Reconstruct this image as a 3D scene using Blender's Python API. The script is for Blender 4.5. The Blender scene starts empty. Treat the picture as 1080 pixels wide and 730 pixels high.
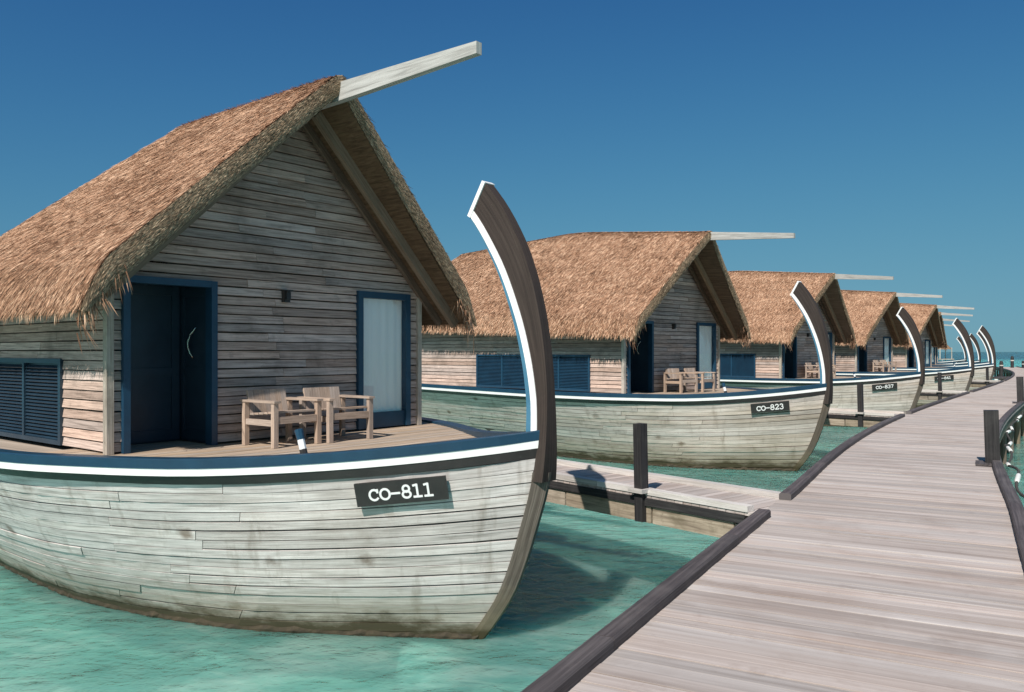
import bpy, math, random
import numpy as np
from mathutils import Vector, Matrix

random.seed(7)
rng = np.random.default_rng(11)
scene = bpy.context.scene
COL = scene.collection

# ------------------------------------------------------------------ camera, sky, sun, exposure
CAMZ = 3.30
cam_data = bpy.data.cameras.new('camera')
cam_data.sensor_width = 36.0
cam_data.lens = 36.0 * 865.0 / 1080.0
cam_data.shift_y = 6.0 / 1080.0
cam_data.clip_start = 0.1
cam_data.clip_end = 20000
cam = bpy.data.objects.new('camera', cam_data)
cam.location = (0, 0, CAMZ)
cam.rotation_euler = (math.radians(90), 0, 0)
COL.objects.link(cam)
scene.camera = cam

SUN_DIR = Vector((-0.37, -0.86, 0.95)).normalized()      # towards the sun
world = bpy.data.worlds.new('World')
scene.world = world
world.use_nodes = True
wn = world.node_tree.nodes
wl = world.node_tree.links
bg = wn['Background']
sky = wn.new('ShaderNodeTexSky')
sky.sky_type = 'NISHITA'
sky.sun_disc = False
sky.sun_elevation = math.asin(SUN_DIR.z)
sky.sun_rotation = math.atan2(SUN_DIR.x, SUN_DIR.y)
sky.altitude = 0
sky.air_density = 1.0
sky.dust_density = 1.6
sky.ozone_density = 3.0
sky_tc = wn.new('ShaderNodeTexCoord'); sky_up = wn.new('ShaderNodeVectorMath'); sky_up.operation = 'ADD'; sky_up.inputs[1].default_value = (0, 0, .06)
sky_nrm = wn.new('ShaderNodeVectorMath'); sky_nrm.operation = 'NORMALIZE'
wl.new(sky_tc.outputs['Generated'], sky_up.inputs[0]); wl.new(sky_up.outputs[0], sky_nrm.inputs[0]); wl.new(sky_nrm.outputs[0], sky.inputs[0])
SKY_G, SKY_K, SKY_A = 2.1, .10, (.0212, .0380, .0455)
sky_gam = wn.new('ShaderNodeGamma'); sky_gam.inputs[1].default_value = SKY_G      # deep, clear tropical sky
sky_tint = wn.new('ShaderNodeMix'); sky_tint.data_type = 'RGBA'; sky_tint.blend_type = 'MULTIPLY'
sky_tint.inputs[0].default_value = 1.0; sky_tint.inputs[7].default_value = (*[a / .07 for a in SKY_A], 1)
wl.new(sky.outputs[0], sky_gam.inputs[0]); wl.new(sky_gam.outputs[0], sky_tint.inputs[6])
wl.new(sky_tint.outputs[2], bg.inputs[0])
# gentle shoulder: c / (1 + k c), keeps the horizon band from bleaching
sky_k = wn.new('ShaderNodeVectorMath'); sky_k.operation = 'MULTIPLY_ADD'; sky_k.inputs[1].default_value = (SKY_K,) * 3; sky_k.inputs[2].default_value = (1, 1, 1)
sky_d = wn.new('ShaderNodeVectorMath'); sky_d.operation = 'DIVIDE'
wl.new(sky_gam.outputs[0], sky_k.inputs[0]); wl.new(sky_gam.outputs[0], sky_d.inputs[0]); wl.new(sky_k.outputs[0], sky_d.inputs[1])
wl.new(sky_d.outputs[0], sky_tint.inputs[6])
bg.inputs[1].default_value = 0.07

sun_data = bpy.data.lights.new('sun', 'SUN')
sun_data.energy = 4.6
sun_data.angle = math.radians(0.5)
sun_data.color = (1.0, 0.93, 0.85)
sun = bpy.data.objects.new('sun', sun_data)
sun.rotation_euler = SUN_DIR.to_track_quat('Z', 'Y').to_euler()
sun.location = (-20, -40, 50)
COL.objects.link(sun)

scene.view_settings.view_transform = 'Standard'
scene.view_settings.look = 'None'
scene.view_settings.exposure = 0.3
scene.view_settings.gamma = 1.0
scene.cycles.max_bounces = 8
scene.cycles.transparent_max_bounces = 12

# ------------------------------------------------------------------ mesh helper
class MB:
    def __init__(self):
        self.v = []; self.f = []; self.uv = []; self.mi = []
    def add(self, verts, faces, uvs, mi=0):
        o = len(self.v)
        self.v.extend([tuple(p) for p in verts])
        for fa, u in zip(faces, uvs):
            self.f.append(tuple(i + o for i in fa)); self.uv.append(u); self.mi.append(mi)
    def box(self, c, size, R=None, axis=0, mi=0, bevel=0.0):
        sx, sy, sz = [s * 0.5 for s in size]
        c = Vector(c)
        P = [Vector((x, y, z)) for x in (-sx, sx) for y in (-sy, sy) for z in (-sz, sz)]
        F = [(0, 1, 3, 2), (4, 6, 7, 5), (0, 4, 5, 1), (2, 3, 7, 6), (0, 2, 6, 4), (1, 5, 7, 3)]
        off = random.random() * 20
        others = [a for a in (0, 1, 2) if a != axis]
        U = []
        for fa in F:
            U.append([(P[i][axis] + off, P[i][others[0]] + P[i][others[1]] + off * .37) for i in fa])
        if R is not None:
            P = [R @ p for p in P]
        self.add([p + c for p in P], F, U, mi)
    def bar(self, a, b, wdt, hgt, up=(0, 0, 1), mi=0):
        a = Vector(a); b = Vector(b)
        d = (b - a); L = d.length; d.normalize()
        s = d.cross(Vector(up)).normalized(); t = s.cross(d).normalized()
        R = Matrix((d, s, t)).transposed()
        self.box((a + b) * .5, (L, wdt, hgt), R, 0, mi)
    def tube(self, pts, rad, n=8, mi=0, cap=True):
        pts = [Vector(p) for p in pts]
        rads = rad if isinstance(rad, (list, tuple)) else [rad] * len(pts)
        rings = []
        dist = 0
        prev = None
        for i, p in enumerate(pts):
            d = (pts[min(i + 1, len(pts) - 1)] - pts[max(i - 1, 0)]).normalized()
            ref = Vector((0, 0, 1)) if abs(d.z) < .9 else Vector((1, 0, 0))
            s = d.cross(ref).normalized(); t = s.cross(d)
            rings.append([p + (s * math.cos(k * 2 * math.pi / n) + t * math.sin(k * 2 * math.pi / n)) * rads[i] for k in range(n)])
        V = [p for r in rings for p in r]; F = []; U = []
        for i in range(len(pts) - 1):
            L = (pts[i + 1] - pts[i]).length
            for k in range(n):
                k2 = (k + 1) % n
                F.append((i * n + k, i * n + k2, (i + 1) * n + k2, (i + 1) * n + k))
                U.append([(dist, k * .05), (dist, (k + 1) * .05), (dist + L, (k + 1) * .05), (dist + L, k * .05)])
            dist += L
        if cap:
            F.append(tuple(range(n))[::-1]); U.append([(0, 0)] * n)
            F.append(tuple((len(pts) - 1) * n + k for k in range(n))); U.append([(0, 0)] * n)
        self.add(V, F, U, mi)
    def grid(self, G, uvG, mi=0, flip=False):
        """G[i][j] points; uvG[i][j]"""
        ni, nj = len(G), len(G[0])
        V = [p for r in G for p in r]; F = []; U = []
        for i in range(ni - 1):
            for j in range(nj - 1):
                q = [(i, j), (i + 1, j), (i + 1, j + 1), (i, j + 1)]
                if flip: q = q[::-1]
                F.append(tuple(a * nj + b for a, b in q)); U.append([uvG[a][b] for a, b in q])
        self.add(V, F, U, mi)
    def build(self, name, mat, parent=None, smooth=False):
        me = bpy.data.meshes.new(name)
        me.from_pydata(self.v, [], self.f)
        uvl = me.uv_layers.new(name='UVMap')
        flat = [x for u in self.uv for p in u for x in p]
        uvl.data.foreach_set('uv', flat)
        mats = mat if isinstance(mat, (list, tuple)) else [mat]
        for m in mats: me.materials.append(m)
        if len(mats) > 1: me.polygons.foreach_set('material_index', self.mi)
        if smooth: me.polygons.foreach_set('use_smooth', [True] * len(me.polygons))
        me.update()
        return obj(name, me, parent)

def obj(name, me, parent=None):
    o = bpy.data.objects.new(name, me)
    COL.objects.link(o)
    if parent is not None: o.parent = parent
    return o
def empty(name, loc=(0, 0, 0), rz=0.0, parent=None):
    o = bpy.data.objects.new(name, None)
    o.empty_display_size = .3
    COL.objects.link(o); o.location = loc; o.rotation_euler = (0, 0, rz)
    if parent is not None: o.parent = parent
    return o
def tag(o, label=None, cat=None, group=None, kind=None):
    if label: o['label'] = label
    if cat: o['category'] = cat
    if group: o['group'] = group
    if kind: o['kind'] = kind
    return o
def copy_tree(o, parent=None):
    c = o.copy(); COL.objects.link(c); c.parent = parent
    for ch in [x for x in KIDS.get(o.name, [])]: copy_tree(ch, c)
    return c
KIDS = {}

# ------------------------------------------------------------------ materials
class NT:
    def __init__(self, name):
        self.m = bpy.data.materials.new(name); self.m.use_nodes = True
        self.t = self.m.node_tree; self.n = self.t.nodes; self.l = self.t.links
        self.b = self.n['Principled BSDF']; self.out = self.n['Material Output']
    def new(self, ty, **kw):
        n = self.n.new(ty)
        for k, v in kw.items(): setattr(n, k, v)
        return n
    def link(self, a, b): self.l.new(a, b)
    def math(self, op, a, b=None, c=None, clamp=False):
        n = self.new('ShaderNodeMath', operation=op); n.use_clamp = clamp
        for i, x in enumerate((a, b, c)):
            if x is None: continue
            if isinstance(x, (int, float)): n.inputs[i].default_value = x
            else: self.link(x, n.inputs[i])
        return n.outputs[0]
    def mix(self, fac, a, b, blend='MIX'):
        n = self.new('ShaderNodeMix', data_type='RGBA', blend_type=blend)
        for s, x in ((n.inputs[0], fac), (n.inputs[6], a), (n.inputs[7], b)):
            if isinstance(x, (int, float)): s.default_value = x
            elif isinstance(x, tuple): s.default_value = (*x, 1) if len(x) == 3 else x
            else: self.link(x, s)
        return n.outputs[2]
    def noise(self, vec, scale, detail=4, rough=.55, dist=0.0):
        n = self.new('ShaderNodeTexNoise')
        n.inputs['Scale'].default_value = scale; n.inputs['Detail'].default_value = detail
        n.inputs['Roughness'].default_value = rough; n.inputs['Distortion'].default_value = dist
        if vec is not None: self.link(vec, n.inputs['Vector'])
        return n.outputs['Fac']
    def ramp(self, fac, stops):
        n = self.new('ShaderNodeValToRGB'); e = n.color_ramp.elements
        while len(e) < len(stops): e.new(.5)
        for el, (p, c) in zip(e, stops):
            el.position = p; el.color = (*c, 1) if len(c) == 3 else c
        self.link(fac, n.inputs[0]); return n.outputs[0]
    def mapr(self, v, a, b, c, d, clamp=True):
        n = self.new('ShaderNodeMapRange'); n.clamp = clamp
        self.link(v, n.inputs[0])
        for i, x in enumerate((a, b, c, d)): n.inputs[i + 1].default_value = x
        return n.outputs[0]
    def scale(self, vec, s):
        n = self.new('ShaderNodeVectorMath', operation='MULTIPLY'); self.link(vec, n.inputs[0]); n.inputs[1].default_value = s
        return n.outputs[0]
    def rnd(self):
        oi = self.new('ShaderNodeObjectInfo'); g = self.new('ShaderNodeNewGeometry')
        s = self.math('MULTIPLY_ADD', g.outputs['Random Per Island'], 7.31, oi.outputs['Random'])
        return self.math('FRACT', s)
    def pos(self):
        return self.new('ShaderNodeNewGeometry').outputs['Position']
    def bump(self, h, strength=.4, dist=.01):
        n = self.new('ShaderNodeBump'); n.inputs['Strength'].default_value = strength; n.inputs['Distance'].default_value = dist
        self.link(h, n.inputs['Height']); self.link(n.outputs[0], self.b.inputs['Normal']); return n
    def col(self, c):
        s = self.b.inputs['Base Color']
        if isinstance(c, tuple): s.default_value = (*c, 1)
        else: self.link(c, s)
    def rough(self, r): self.b.inputs['Roughness'].default_value = r

def wood(name, light, mid, dark, grain=(2.5, 60), var=.18, stain=(.1, .08, .06), stain_amt=.5, stain_scale=1.6,
         rough=.85, algae=False, bump=.35, streak=False, spec=.25, grain_pos=(.3, .52, .72)):
    N = NT(name)
    uv = N.new('ShaderNodeUVMap').outputs[0]
    r = N.rnd()
    comb = N.new('ShaderNodeCombineXYZ')
    N.link(N.math('MULTIPLY', r, 43.0), comb.inputs[0]); N.link(N.math('MULTIPLY', r, 17.0), comb.inputs[1])
    add = N.new('ShaderNodeVectorMath', operation='ADD'); N.link(uv, add.inputs[0]); N.link(comb.outputs[0], add.inputs[1])
    g = N.noise(N.scale(add.outputs[0], (grain[0], grain[1], 1)), 1.0, 5, .65, .4)
    c = N.ramp(g, [(grain_pos[0], dark), (grain_pos[1], mid), (grain_pos[2], light)])
    p = N.pos()
    s1 = N.noise(p, stain_scale, 6, .65, .3)
    c = N.mix(N.mapr(s1, .5, .72, 0, stain_amt), c, stain)
    s2 = N.noise(p, stain_scale * 5, 4, .7)
    c = N.mix(N.mapr(s2, .58, .75, 0, stain_amt * .7), c, tuple(x * .8 for x in stain))
    if streak:
        s3 = N.noise(N.scale(p, (5.0, 5.0, .45)), 1.0, 4, .6)
        c = N.mix(N.mapr(s3, .56, .76, 0, .6), c, (.19, .155, .12))
        bl = N.noise(N.scale(p, (1.1, 1.1, 1.6)), 1.0, 3, .6)
        c = N.mix(N.mapr(bl, .5, .75, 0, .35), c, (.60, .57, .54))
    if streak:
        vo = N.new('ShaderNodeTexVoronoi'); N.link(N.scale(p, (1.0, 1.0, 1.4)), vo.inputs['Vector']); vo.inputs['Scale'].default_value = 1.15
        nb_ = N.noise(p, 7, 4, .6)
        dd = N.math('ADD', vo.outputs['Distance'], N.math('MULTIPLY', N.math('SUBTRACT', nb_, .5), .25))
        c = N.mix(N.mapr(dd, .16, .04, 0, .7), c, (.13, .085, .055))
    br = N.mapr(r, 0, 1, 1 - var, 1 + var)
    hsv = N.new('ShaderNodeHueSaturation'); N.link(c, hsv.inputs['Color']); N.link(br, hsv.inputs['Value'])
    r2 = N.math('FRACT', N.math('MULTIPLY', r, 13.7))
    N.link(N.mapr(r2, 0, 1, .75, 1.2), hsv.inputs['Saturation'])
    c = hsv.outputs[0]
    if algae:
        sep = N.new('ShaderNodeSeparateXYZ'); N.link(p, sep.inputs[0])
        nz = N.noise(N.scale(p, (1.3, 1.3, 3)), 1.2, 5, .7)
        zz = N.math('ADD', sep.outputs[2], N.math('MULTIPLY', N.math('SUBTRACT', nz, .5), -.55))
        c = N.mix(N.mapr(zz, .75, .15, 0, .65), c, (.25, .20, .13))
        c = N.mix(N.mapr(zz, .30, .12, 0, .92), c, (.06, .045, .022))
    N.col(c); N.rough(rough)
    N.b.inputs['Specular IOR Level'].default_value = spec
    N.bump(g, bump, .008)
    return N.m

def paint(name, c, c2=None, rough=.45, wear=None, wear_amt=.35, sc=3.0):
    N = NT(name)
    p = N.pos()
    n1 = N.noise(p, sc, 5, .65)
    c2 = c2 or tuple(x * .75 for x in c)
    k = N.mix(N.mapr(n1, .35, .7, 0, 1), c, c2)
    if wear:
        n2 = N.noise(p, sc * 6, 5, .75)
        k = N.mix(N.mapr(n2, .6, .72, 0, wear_amt), k, wear)
    N.col(k); N.rough(rough)
    n3 = N.noise(p, 40, 3, .6)
    N.bump(n3, .12, .004)
    return N.m

M = {}
M['hull'] = wood('hull_wood', (.72, .68, .655), (.57, .53, .508), (.28, .255, .238), (1.5, 30), .17, (.32, .275, .24), .5, .9, algae=True, streak=True, bump=.5)
M['hull_far'] = wood('weathered_hull_wood', (.66, .575, .515), (.52, .45, .40), (.28, .24, .205), (1.3, 26), .15, (.28, .24, .19), .5, .7, algae=True, streak=True, bump=.5)
M['hull_gap'] = paint('hull_caulk', (.09, .075, .06), rough=.9)
M['siding'] = wood('siding_wood', (.63, .49, .42), (.48, .367, .312), (.21, .157, .13), (1.6, 40), .26, (.12, .10, .085), .55, 1.1, bump=.5)
M['post'] = wood('trim_wood', (.56, .50, .43), (.44, .39, .33), (.28, .24, .20), (2, 50), .12)
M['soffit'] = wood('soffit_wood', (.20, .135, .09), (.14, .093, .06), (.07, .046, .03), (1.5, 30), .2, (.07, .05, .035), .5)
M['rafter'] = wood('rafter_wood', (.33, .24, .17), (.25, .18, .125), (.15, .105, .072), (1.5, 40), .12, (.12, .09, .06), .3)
M['beam'] = wood('ridge_beam_wood', (.50, .485, .46), (.40, .385, .36), (.22, .21, .195), (1.2, 22), .06, (.38, .36, .33), .4, 2.2)
M['deck'] = wood('deck_wood', (.52, .42, .33), (.42, .33, .255), (.26, .20, .15), (1.3, 35), .16, (.24, .19, .15), .35)
M['jetty'] = wood('jetty_wood', (.505, .45, .42), (.425, .372, .345), (.315, .265, .24), (.40, 16), .17, (.27, .205, .175), .55, .7, bump=.4)
M['kerb'] = wood('kerb_wood', (.135, .118, .118), (.085, .073, .074), (.042, .036, .037), (.8, 40), .12, (.2, .18, .17), .3, 1.5, rough=.7)
M['pale'] = wood('pale_timber', (.64, .60, .57), (.53, .49, .46), (.36, .33, .30), (1, 40), .12, (.3, .27, .24), .35)
M['frame'] = wood('pier_frame_wood', (.25, .20, .155), (.16, .125, .095), (.07, .055, .04), (1, 30), .3, (.30, .27, .15), .5, 2.5)
M['fascia'] = wood('fascia_wood', (.42, .36, .29), (.30, .25, .195), (.14, .11, .085), (1.2, 24), .2, (.10, .085, .055), .6, 2.5)
M['blackpost'] = wood('tarred_post_wood', (.055, .052, .052), (.03, .028, .029), (.014, .013, .014), (1, 40), .1, (.09, .085, .08), .25, 3, rough=.6)
M['chair'] = wood('chair_wood', (.52, .415, .34), (.41, .32, .26), (.27, .205, .165), (3, 70), .16, (.24, .19, .155), .45, 4.0)
M['navy'] = paint('navy_paint', (.012, .055, .105), (.009, .038, .075), .42, (.03, .07, .12), .3)
M['door'] = paint('dark_door_paint', (.019, .043, .068), (.014, .031, .05), .38)
M['railblue'] = paint('rail_blue_paint', (.009, .046, .088), (.007, .034, .066), .42, (.05, .09, .12), .35)
M['stemblue'] = paint('stem_blue_paint', (.07, .20, .30), (.05, .15, .24), .4)
M['white'] = paint('white_paint', (.86, .85, .84), (.80, .79, .78), .4, (.62, .6, .57), .3)
M['black'] = paint('black_paint', (.032, .028, .027), (.02, .018, .018), .5, (.09, .08, .075), .35)
M['stem'] = wood('stem_wood', (.062, .049, .043), (.044, .034, .030), (.026, .020, .018), (1.2, 30), .05, (.07, .053, .045), .3, 2, rough=.7)
M['stemlow'] = wood('stem_lower_wood', (.20, .172, .145), (.115, .096, .08), (.05, .04, .033), (1.2, 30), .1, (.12, .09, .06), .5, 2, algae=True)
M['steel'] = paint('steel', (.62, .60, .56), rough=.25)
M['steel'].node_tree.nodes['Principled BSDF'].inputs['Metallic'].default_value = 1
M['rope'] = paint('rope_fibre', (.06, .055, .05), rough=.9)
M['float'] = paint('float_foam', (.80, .80, .77), (.66, .66, .62), .6)
M['growth'] = paint('waterline_growth', (.060, .044, .024), (.024, .018, .010), .8, (.12, .10, .055), .5, 9.0)
M['rubber'] = paint('rubber', (.02, .02, .022), rough=.7)
M['curtain'] = None
N = NT('curtain_cloth'); p = N.pos(); N.col(N.mix(N.mapr(N.noise(N.scale(p, (9, 9, .2)), 1.0, 2), .35, .65, 0, 1), (.96, .965, .94), (.90, .91, .885))); N.rough(.9); M['curtain'] = N.m
# window glass: see-through with a fresnel reflection
N = NT('window_glass')
tr = N.new('ShaderNodeBsdfTransparent'); tr.inputs[0].default_value = (.98, .99, .99, 1)
gl = N.new('ShaderNodeBsdfGlossy'); gl.inputs['Roughness'].default_value = .02
lw = N.new('ShaderNodeLayerWeight'); lw.inputs[0].default_value = .5
mx = N.new('ShaderNodeMixShader'); N.link(N.math('MULTIPLY_ADD', N.math('POWER', lw.outputs['Facing'], 4.0), .5, .08), mx.inputs[0]); N.link(tr.outputs[0], mx.inputs[1]); N.link(gl.outputs[0], mx.inputs[2])
N.link(mx.outputs[0], N.out.inputs[0]); M['glass'] = N.m

def thatch(name, stops, lo, amt):
    N = NT(name)
    r = N.rnd(); p = N.pos()
    n1 = N.noise(p, .9, 4, .6); n2 = N.noise(p, 9, 3, .6)
    f = N.math('ADD', N.math('MULTIPLY', r, .72), N.math('MULTIPLY', n2, .5))
    f = N.math('ADD', f, N.math('MULTIPLY', N.math('SUBTRACT', n1, .5), .55))
    c = N.ramp(f, stops)
    N.col(c); N.rough(.8); N.b.inputs['Specular IOR Level'].default_value = .2
    return N.m
M['straw'] = thatch('straw', [(.14, (.075, .038, .022)), (.42, (.27, .142, .083)), (.68, (.45, .255, .156)), (.95, (.68, .455, .31))], None, 0)
M['strawedge'] = thatch('straw_cut_edge', [(.1, (.08, .052, .032)), (.45, (.22, .15, .095)), (.7, (.36, .255, .165)), (.95, (.52, .39, .26))], None, 0)
N = NT('thatch_body'); p = N.pos(); n = N.noise(p, 14, 5, .7); N.col(N.ramp(n, [(.3, (.08, .045, .024)), (.5, (.22, .13, .075)), (.7, (.38, .24, .14))])); N.rough(.95); N.bump(n, .8, .05); M['thatchbody'] = N.m
N = NT('thatch_edge_body'); p = N.pos(); n = N.noise(N.scale(p, (1, 1, 1)), 22, 5, .7); N.col(N.ramp(n, [(.3, (.06, .04, .025)), (.5, (.18, .125, .078)), (.7, (.32, .23, .15))])); N.rough(.95); N.bump(n, .8, .04); M['edgebody'] = N.m

# water: milky lagoon water - light scatters inside it, some of the sand bed shows through
N = NT('lagoon_water')
p = N.pos()
w1 = N.noise(N.scale(p, (1.0, 1.6, 1)), 1.5, 4, .5, .5)
w2 = N.noise(N.scale(p, (1.0, 1.5, 1)), .30, 3, .5, .4)
w3 = N.noise(N.scale(p, (1.0, 1.4, 1)), 4.5, 3, .5, .6)
w4 = N.noise(N.scale(p, (1.0, 1.3, 1)), 13.0, 2, .5, .4)
hsum = N.math('ADD', N.math('ADD', N.math('MULTIPLY', w1, .32), N.math('MULTIPLY', w2, .9)), N.math('ADD', N.math('MULTIPLY', w3, .15), N.math('MULTIPLY', w4, .035)))
bmp = N.new('ShaderNodeBump'); bmp.inputs['Strength'].default_value = 1.0; bmp.inputs['Distance'].default_value = .22
N.link(hsum, bmp.inputs['Height'])
bm2 = N.new('ShaderNodeBump'); bm2.inputs['Strength'].default_value = .28; bm2.inputs['Distance'].default_value = .22
N.link(hsum, bm2.inputs['Height'])
tr = N.new('ShaderNodeBsdfTransparent'); tr.inputs[0].default_value = (.56, .95, .90, 1)
gl = N.new('ShaderNodeBsdfGlossy'); gl.inputs['Roughness'].default_value = .03; N.link(bmp.outputs[0], gl.inputs['Normal'])
b1 = N.noise(N.scale(p, (1.0, 1.3, 1)), .35, 5, .6, .7)
b2 = N.noise(N.scale(p, (1.0, 1.9, 1)), 1.3, 4, .6, .9)
dcol = N.ramp(N.math('ADD', N.math('MULTIPLY', b1, .6), N.math('MULTIPLY', b2, .4)), [(.30, (.08, .30, .27)), (.5, (.175, .42, .37)), (.68, (.40, .62, .55))])
sep = N.new('ShaderNodeSeparateXYZ'); N.link(p, sep.inputs[0])
farw = N.math('ADD', sep.outputs[1], N.math('MULTIPLY', N.noise(N.scale(p, (.004, .02, 1)), 1.0, 3), 60))
dcol = N.mix(N.mapr(farw, 60, 150, 0, .85), dcol, (.16, .62, .57))
dcol = N.mix(N.mapr(farw, 330, 420, 0, 1), dcol, (.015, .11, .17))
df = N.new('ShaderNodeSubsurfaceScattering'); df.falloff = 'BURLEY'
N.link(dcol, df.inputs['Color']); df.inputs['Scale'].default_value = 1.0; df.inputs['Radius'].default_value = (.35, .75, .75)
N.link(bm2.outputs[0], df.inputs['Normal'])
m0 = N.new('ShaderNodeMixShader'); m0.inputs[0].default_value = .54
N.link(tr.outputs[0], m0.inputs[1]); N.link(df.outputs[0], m0.inputs[2])
fr = N.new('ShaderNodeFresnel'); fr.inputs[0].default_value = 1.33; N.link(bmp.outputs[0], fr.inputs['Normal'])
mx = N.new('ShaderNodeMixShader'); N.link(N.math('MULTIPLY', fr.outputs[0], .8), mx.inputs[0]); N.link(m0.outputs[0], mx.inputs[1]); N.link(gl.outputs[0], mx.inputs[2])
N.link(mx.outputs[0], N.out.inputs[0]); M['water'] = N.m

N = NT('sea_sand'); p = N.pos()
s1 = N.noise(N.scale(p, (1, 1.2, 1)), .45, 5, .6, .6)
s2 = N.noise(p, 2.4, 4, .6, 1.0)
c = N.ramp(s1, [(.30, (.36, .38, .31)), (.5, (.66, .66, .56)), (.7, (.82, .80, .70))])
c = N.mix(N.mapr(s2, .52, .68, 0, .7), c, (.20, .24, .19))
sep = N.new('ShaderNodeSeparateXYZ'); N.link(p, sep.inputs[0])
far = N.math('ADD', sep.outputs[1], N.math('MULTIPLY', N.noise(N.scale(p, (.004, .02, 1)), 1.0, 3), 60))
c = N.mix(N.mapr(far, 60, 160, 0, .45), c, (.25, .75, .72))
c = N.mix(N.mapr(far, 330, 430, 0, 1), c, (.03, .16, .22))
N.col(c); N.rough(.95)
N.b.subsurface_method = 'BURLEY'
N.b.inputs['Subsurface Weight'].default_value = 1.0; N.b.inputs['Subsurface Scale'].default_value = .45; N.b.inputs['Subsurface Radius'].default_value = (.8, 1.0, 1.0)
M['sand'] = N.m

# ------------------------------------------------------------------ setting: sea bed, water
def sheet(name, z, mat, x0=-9000, x1=9000, y0=-400, y1=18000):
    mb = MB()
    xs = [x0, -200, 0, 200, x1]; ys = [y0, 0, 100, 400, y1]
    G = [[(x, y, z) for y in ys] for x in xs]
    mb.grid(G, [[(0, 0)] * 5 for _ in xs])
    o = mb.build(name, mat)
    tag(o, kind='structure'); return o
sheet('seabed', -.8, M['sand'])
wtr = sheet('water', 0.0, M['water'])

# ------------------------------------------------------------------ hull form (local: x to the bow, y to starboard-far side, z up from the water)
DECK = CAMZ - 1.22
def interp(x, xs, ys):
    """smooth monotone interpolation"""
    xs = list(xs); ys = list(ys)
    if x <= xs[0]: return ys[0]
    if x >= xs[-1]: return ys[-1]
    n = len(xs)
    d = [(ys[i + 1] - ys[i]) / (xs[i + 1] - xs[i]) for i in range(n - 1)]
    m = [d[0]] + [0 if d[i - 1] * d[i] <= 0 else 2 * d[i - 1] * d[i] / (d[i - 1] + d[i]) for i in range(1, n - 1)] + [d[-1]]
    for i in range(n - 1):
        if x <= xs[i + 1]:
            h = xs[i + 1] - xs[i]; t = (x - xs[i]) / h
            return ((2 * t ** 3 - 3 * t ** 2 + 1) * ys[i] + (t ** 3 - 2 * t ** 2 + t) * h * m[i] + (-2 * t ** 3 + 3 * t ** 2) * ys[i + 1] + (t ** 3 - t ** 2) * h * m[i + 1])
def stem_u(z):
    return interp(z, [-.6, -.1, .3, .66, 1.33, 1.98, 2.45], [2.85, 3.5, 3.84, 4.08, 4.35, 4.54, 4.58])

class Hull:
    def __init__(self, L, du):
        self.L = L; self.du = du          # du: extra bow length
        self.ub = 4.55 + du
    def sheer(self, u):
        t = max(0.0, (u - self.du - 1.2) / 3.35)
        return CAMZ - 1.19 + .34 * t ** 1.7 + .10 * max(0, (-u - 3) / 8.0)
    def half(self, d, z):
        sh = interp(d, [0, .5, 1.2, 2.29, 3.98, 5.54, 8], [.03, .52, 1.06, 1.73, 2.78, 3.32, 3.5])
        wl = interp(d, [0, .6, 1.5, 2.65, 5.3, 8, 10], [.03, .36, .90, 1.5, 1.80, 1.62, 1.35])
        f = self.L * .62
        if d > f:
            k = math.sqrt(max(0, 1 - ((d - f) / (self.L - f)) ** 2.2)); sh *= k; wl *= k * .9 + .1 * k * k
        s = max(0.0, z + .45) / 2.45
        return wl + (sh - wl) * min(1.05, s) ** .72 * 1.0
    def pt(self, d, z, side):
        """point on the moulded surface at distance d aft of the stem at height z"""
        u = stem_u(z) + self.du - d
        return Vector((u, side * self.half(d, z), z))
    def sheer_pt(self, d, side, drop=0.0):
        u = self.ub - d
        for _ in range(3):
            z = self.sheer(u) - drop
            u = stem_u(z) + self.du - d
        return self.pt(d, z, side)
    def normal(self, d, z, side):
        e = .05
        a = self.pt(d + e, z, side) - self.pt(max(d - e, 0), z, side)
        b = self.pt(d, z + e, side) - self.pt(d, z - e, side)
        n = a.cross(b).normalized()
        if n.y * side < 0: n = -n
        return n

ZB = -.42
def strake_pt(H, d, q, side, off=0.0):
    # q 0 at the bottom of the black band, 1 at the bottom
    zt = H.sheer(H.ub - d) - .285
    z = zt + (ZB - zt) * q
    p = H.pt(d, z, side)
    if off: p = p + H.normal(d, z, side) * off
    return p

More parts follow.
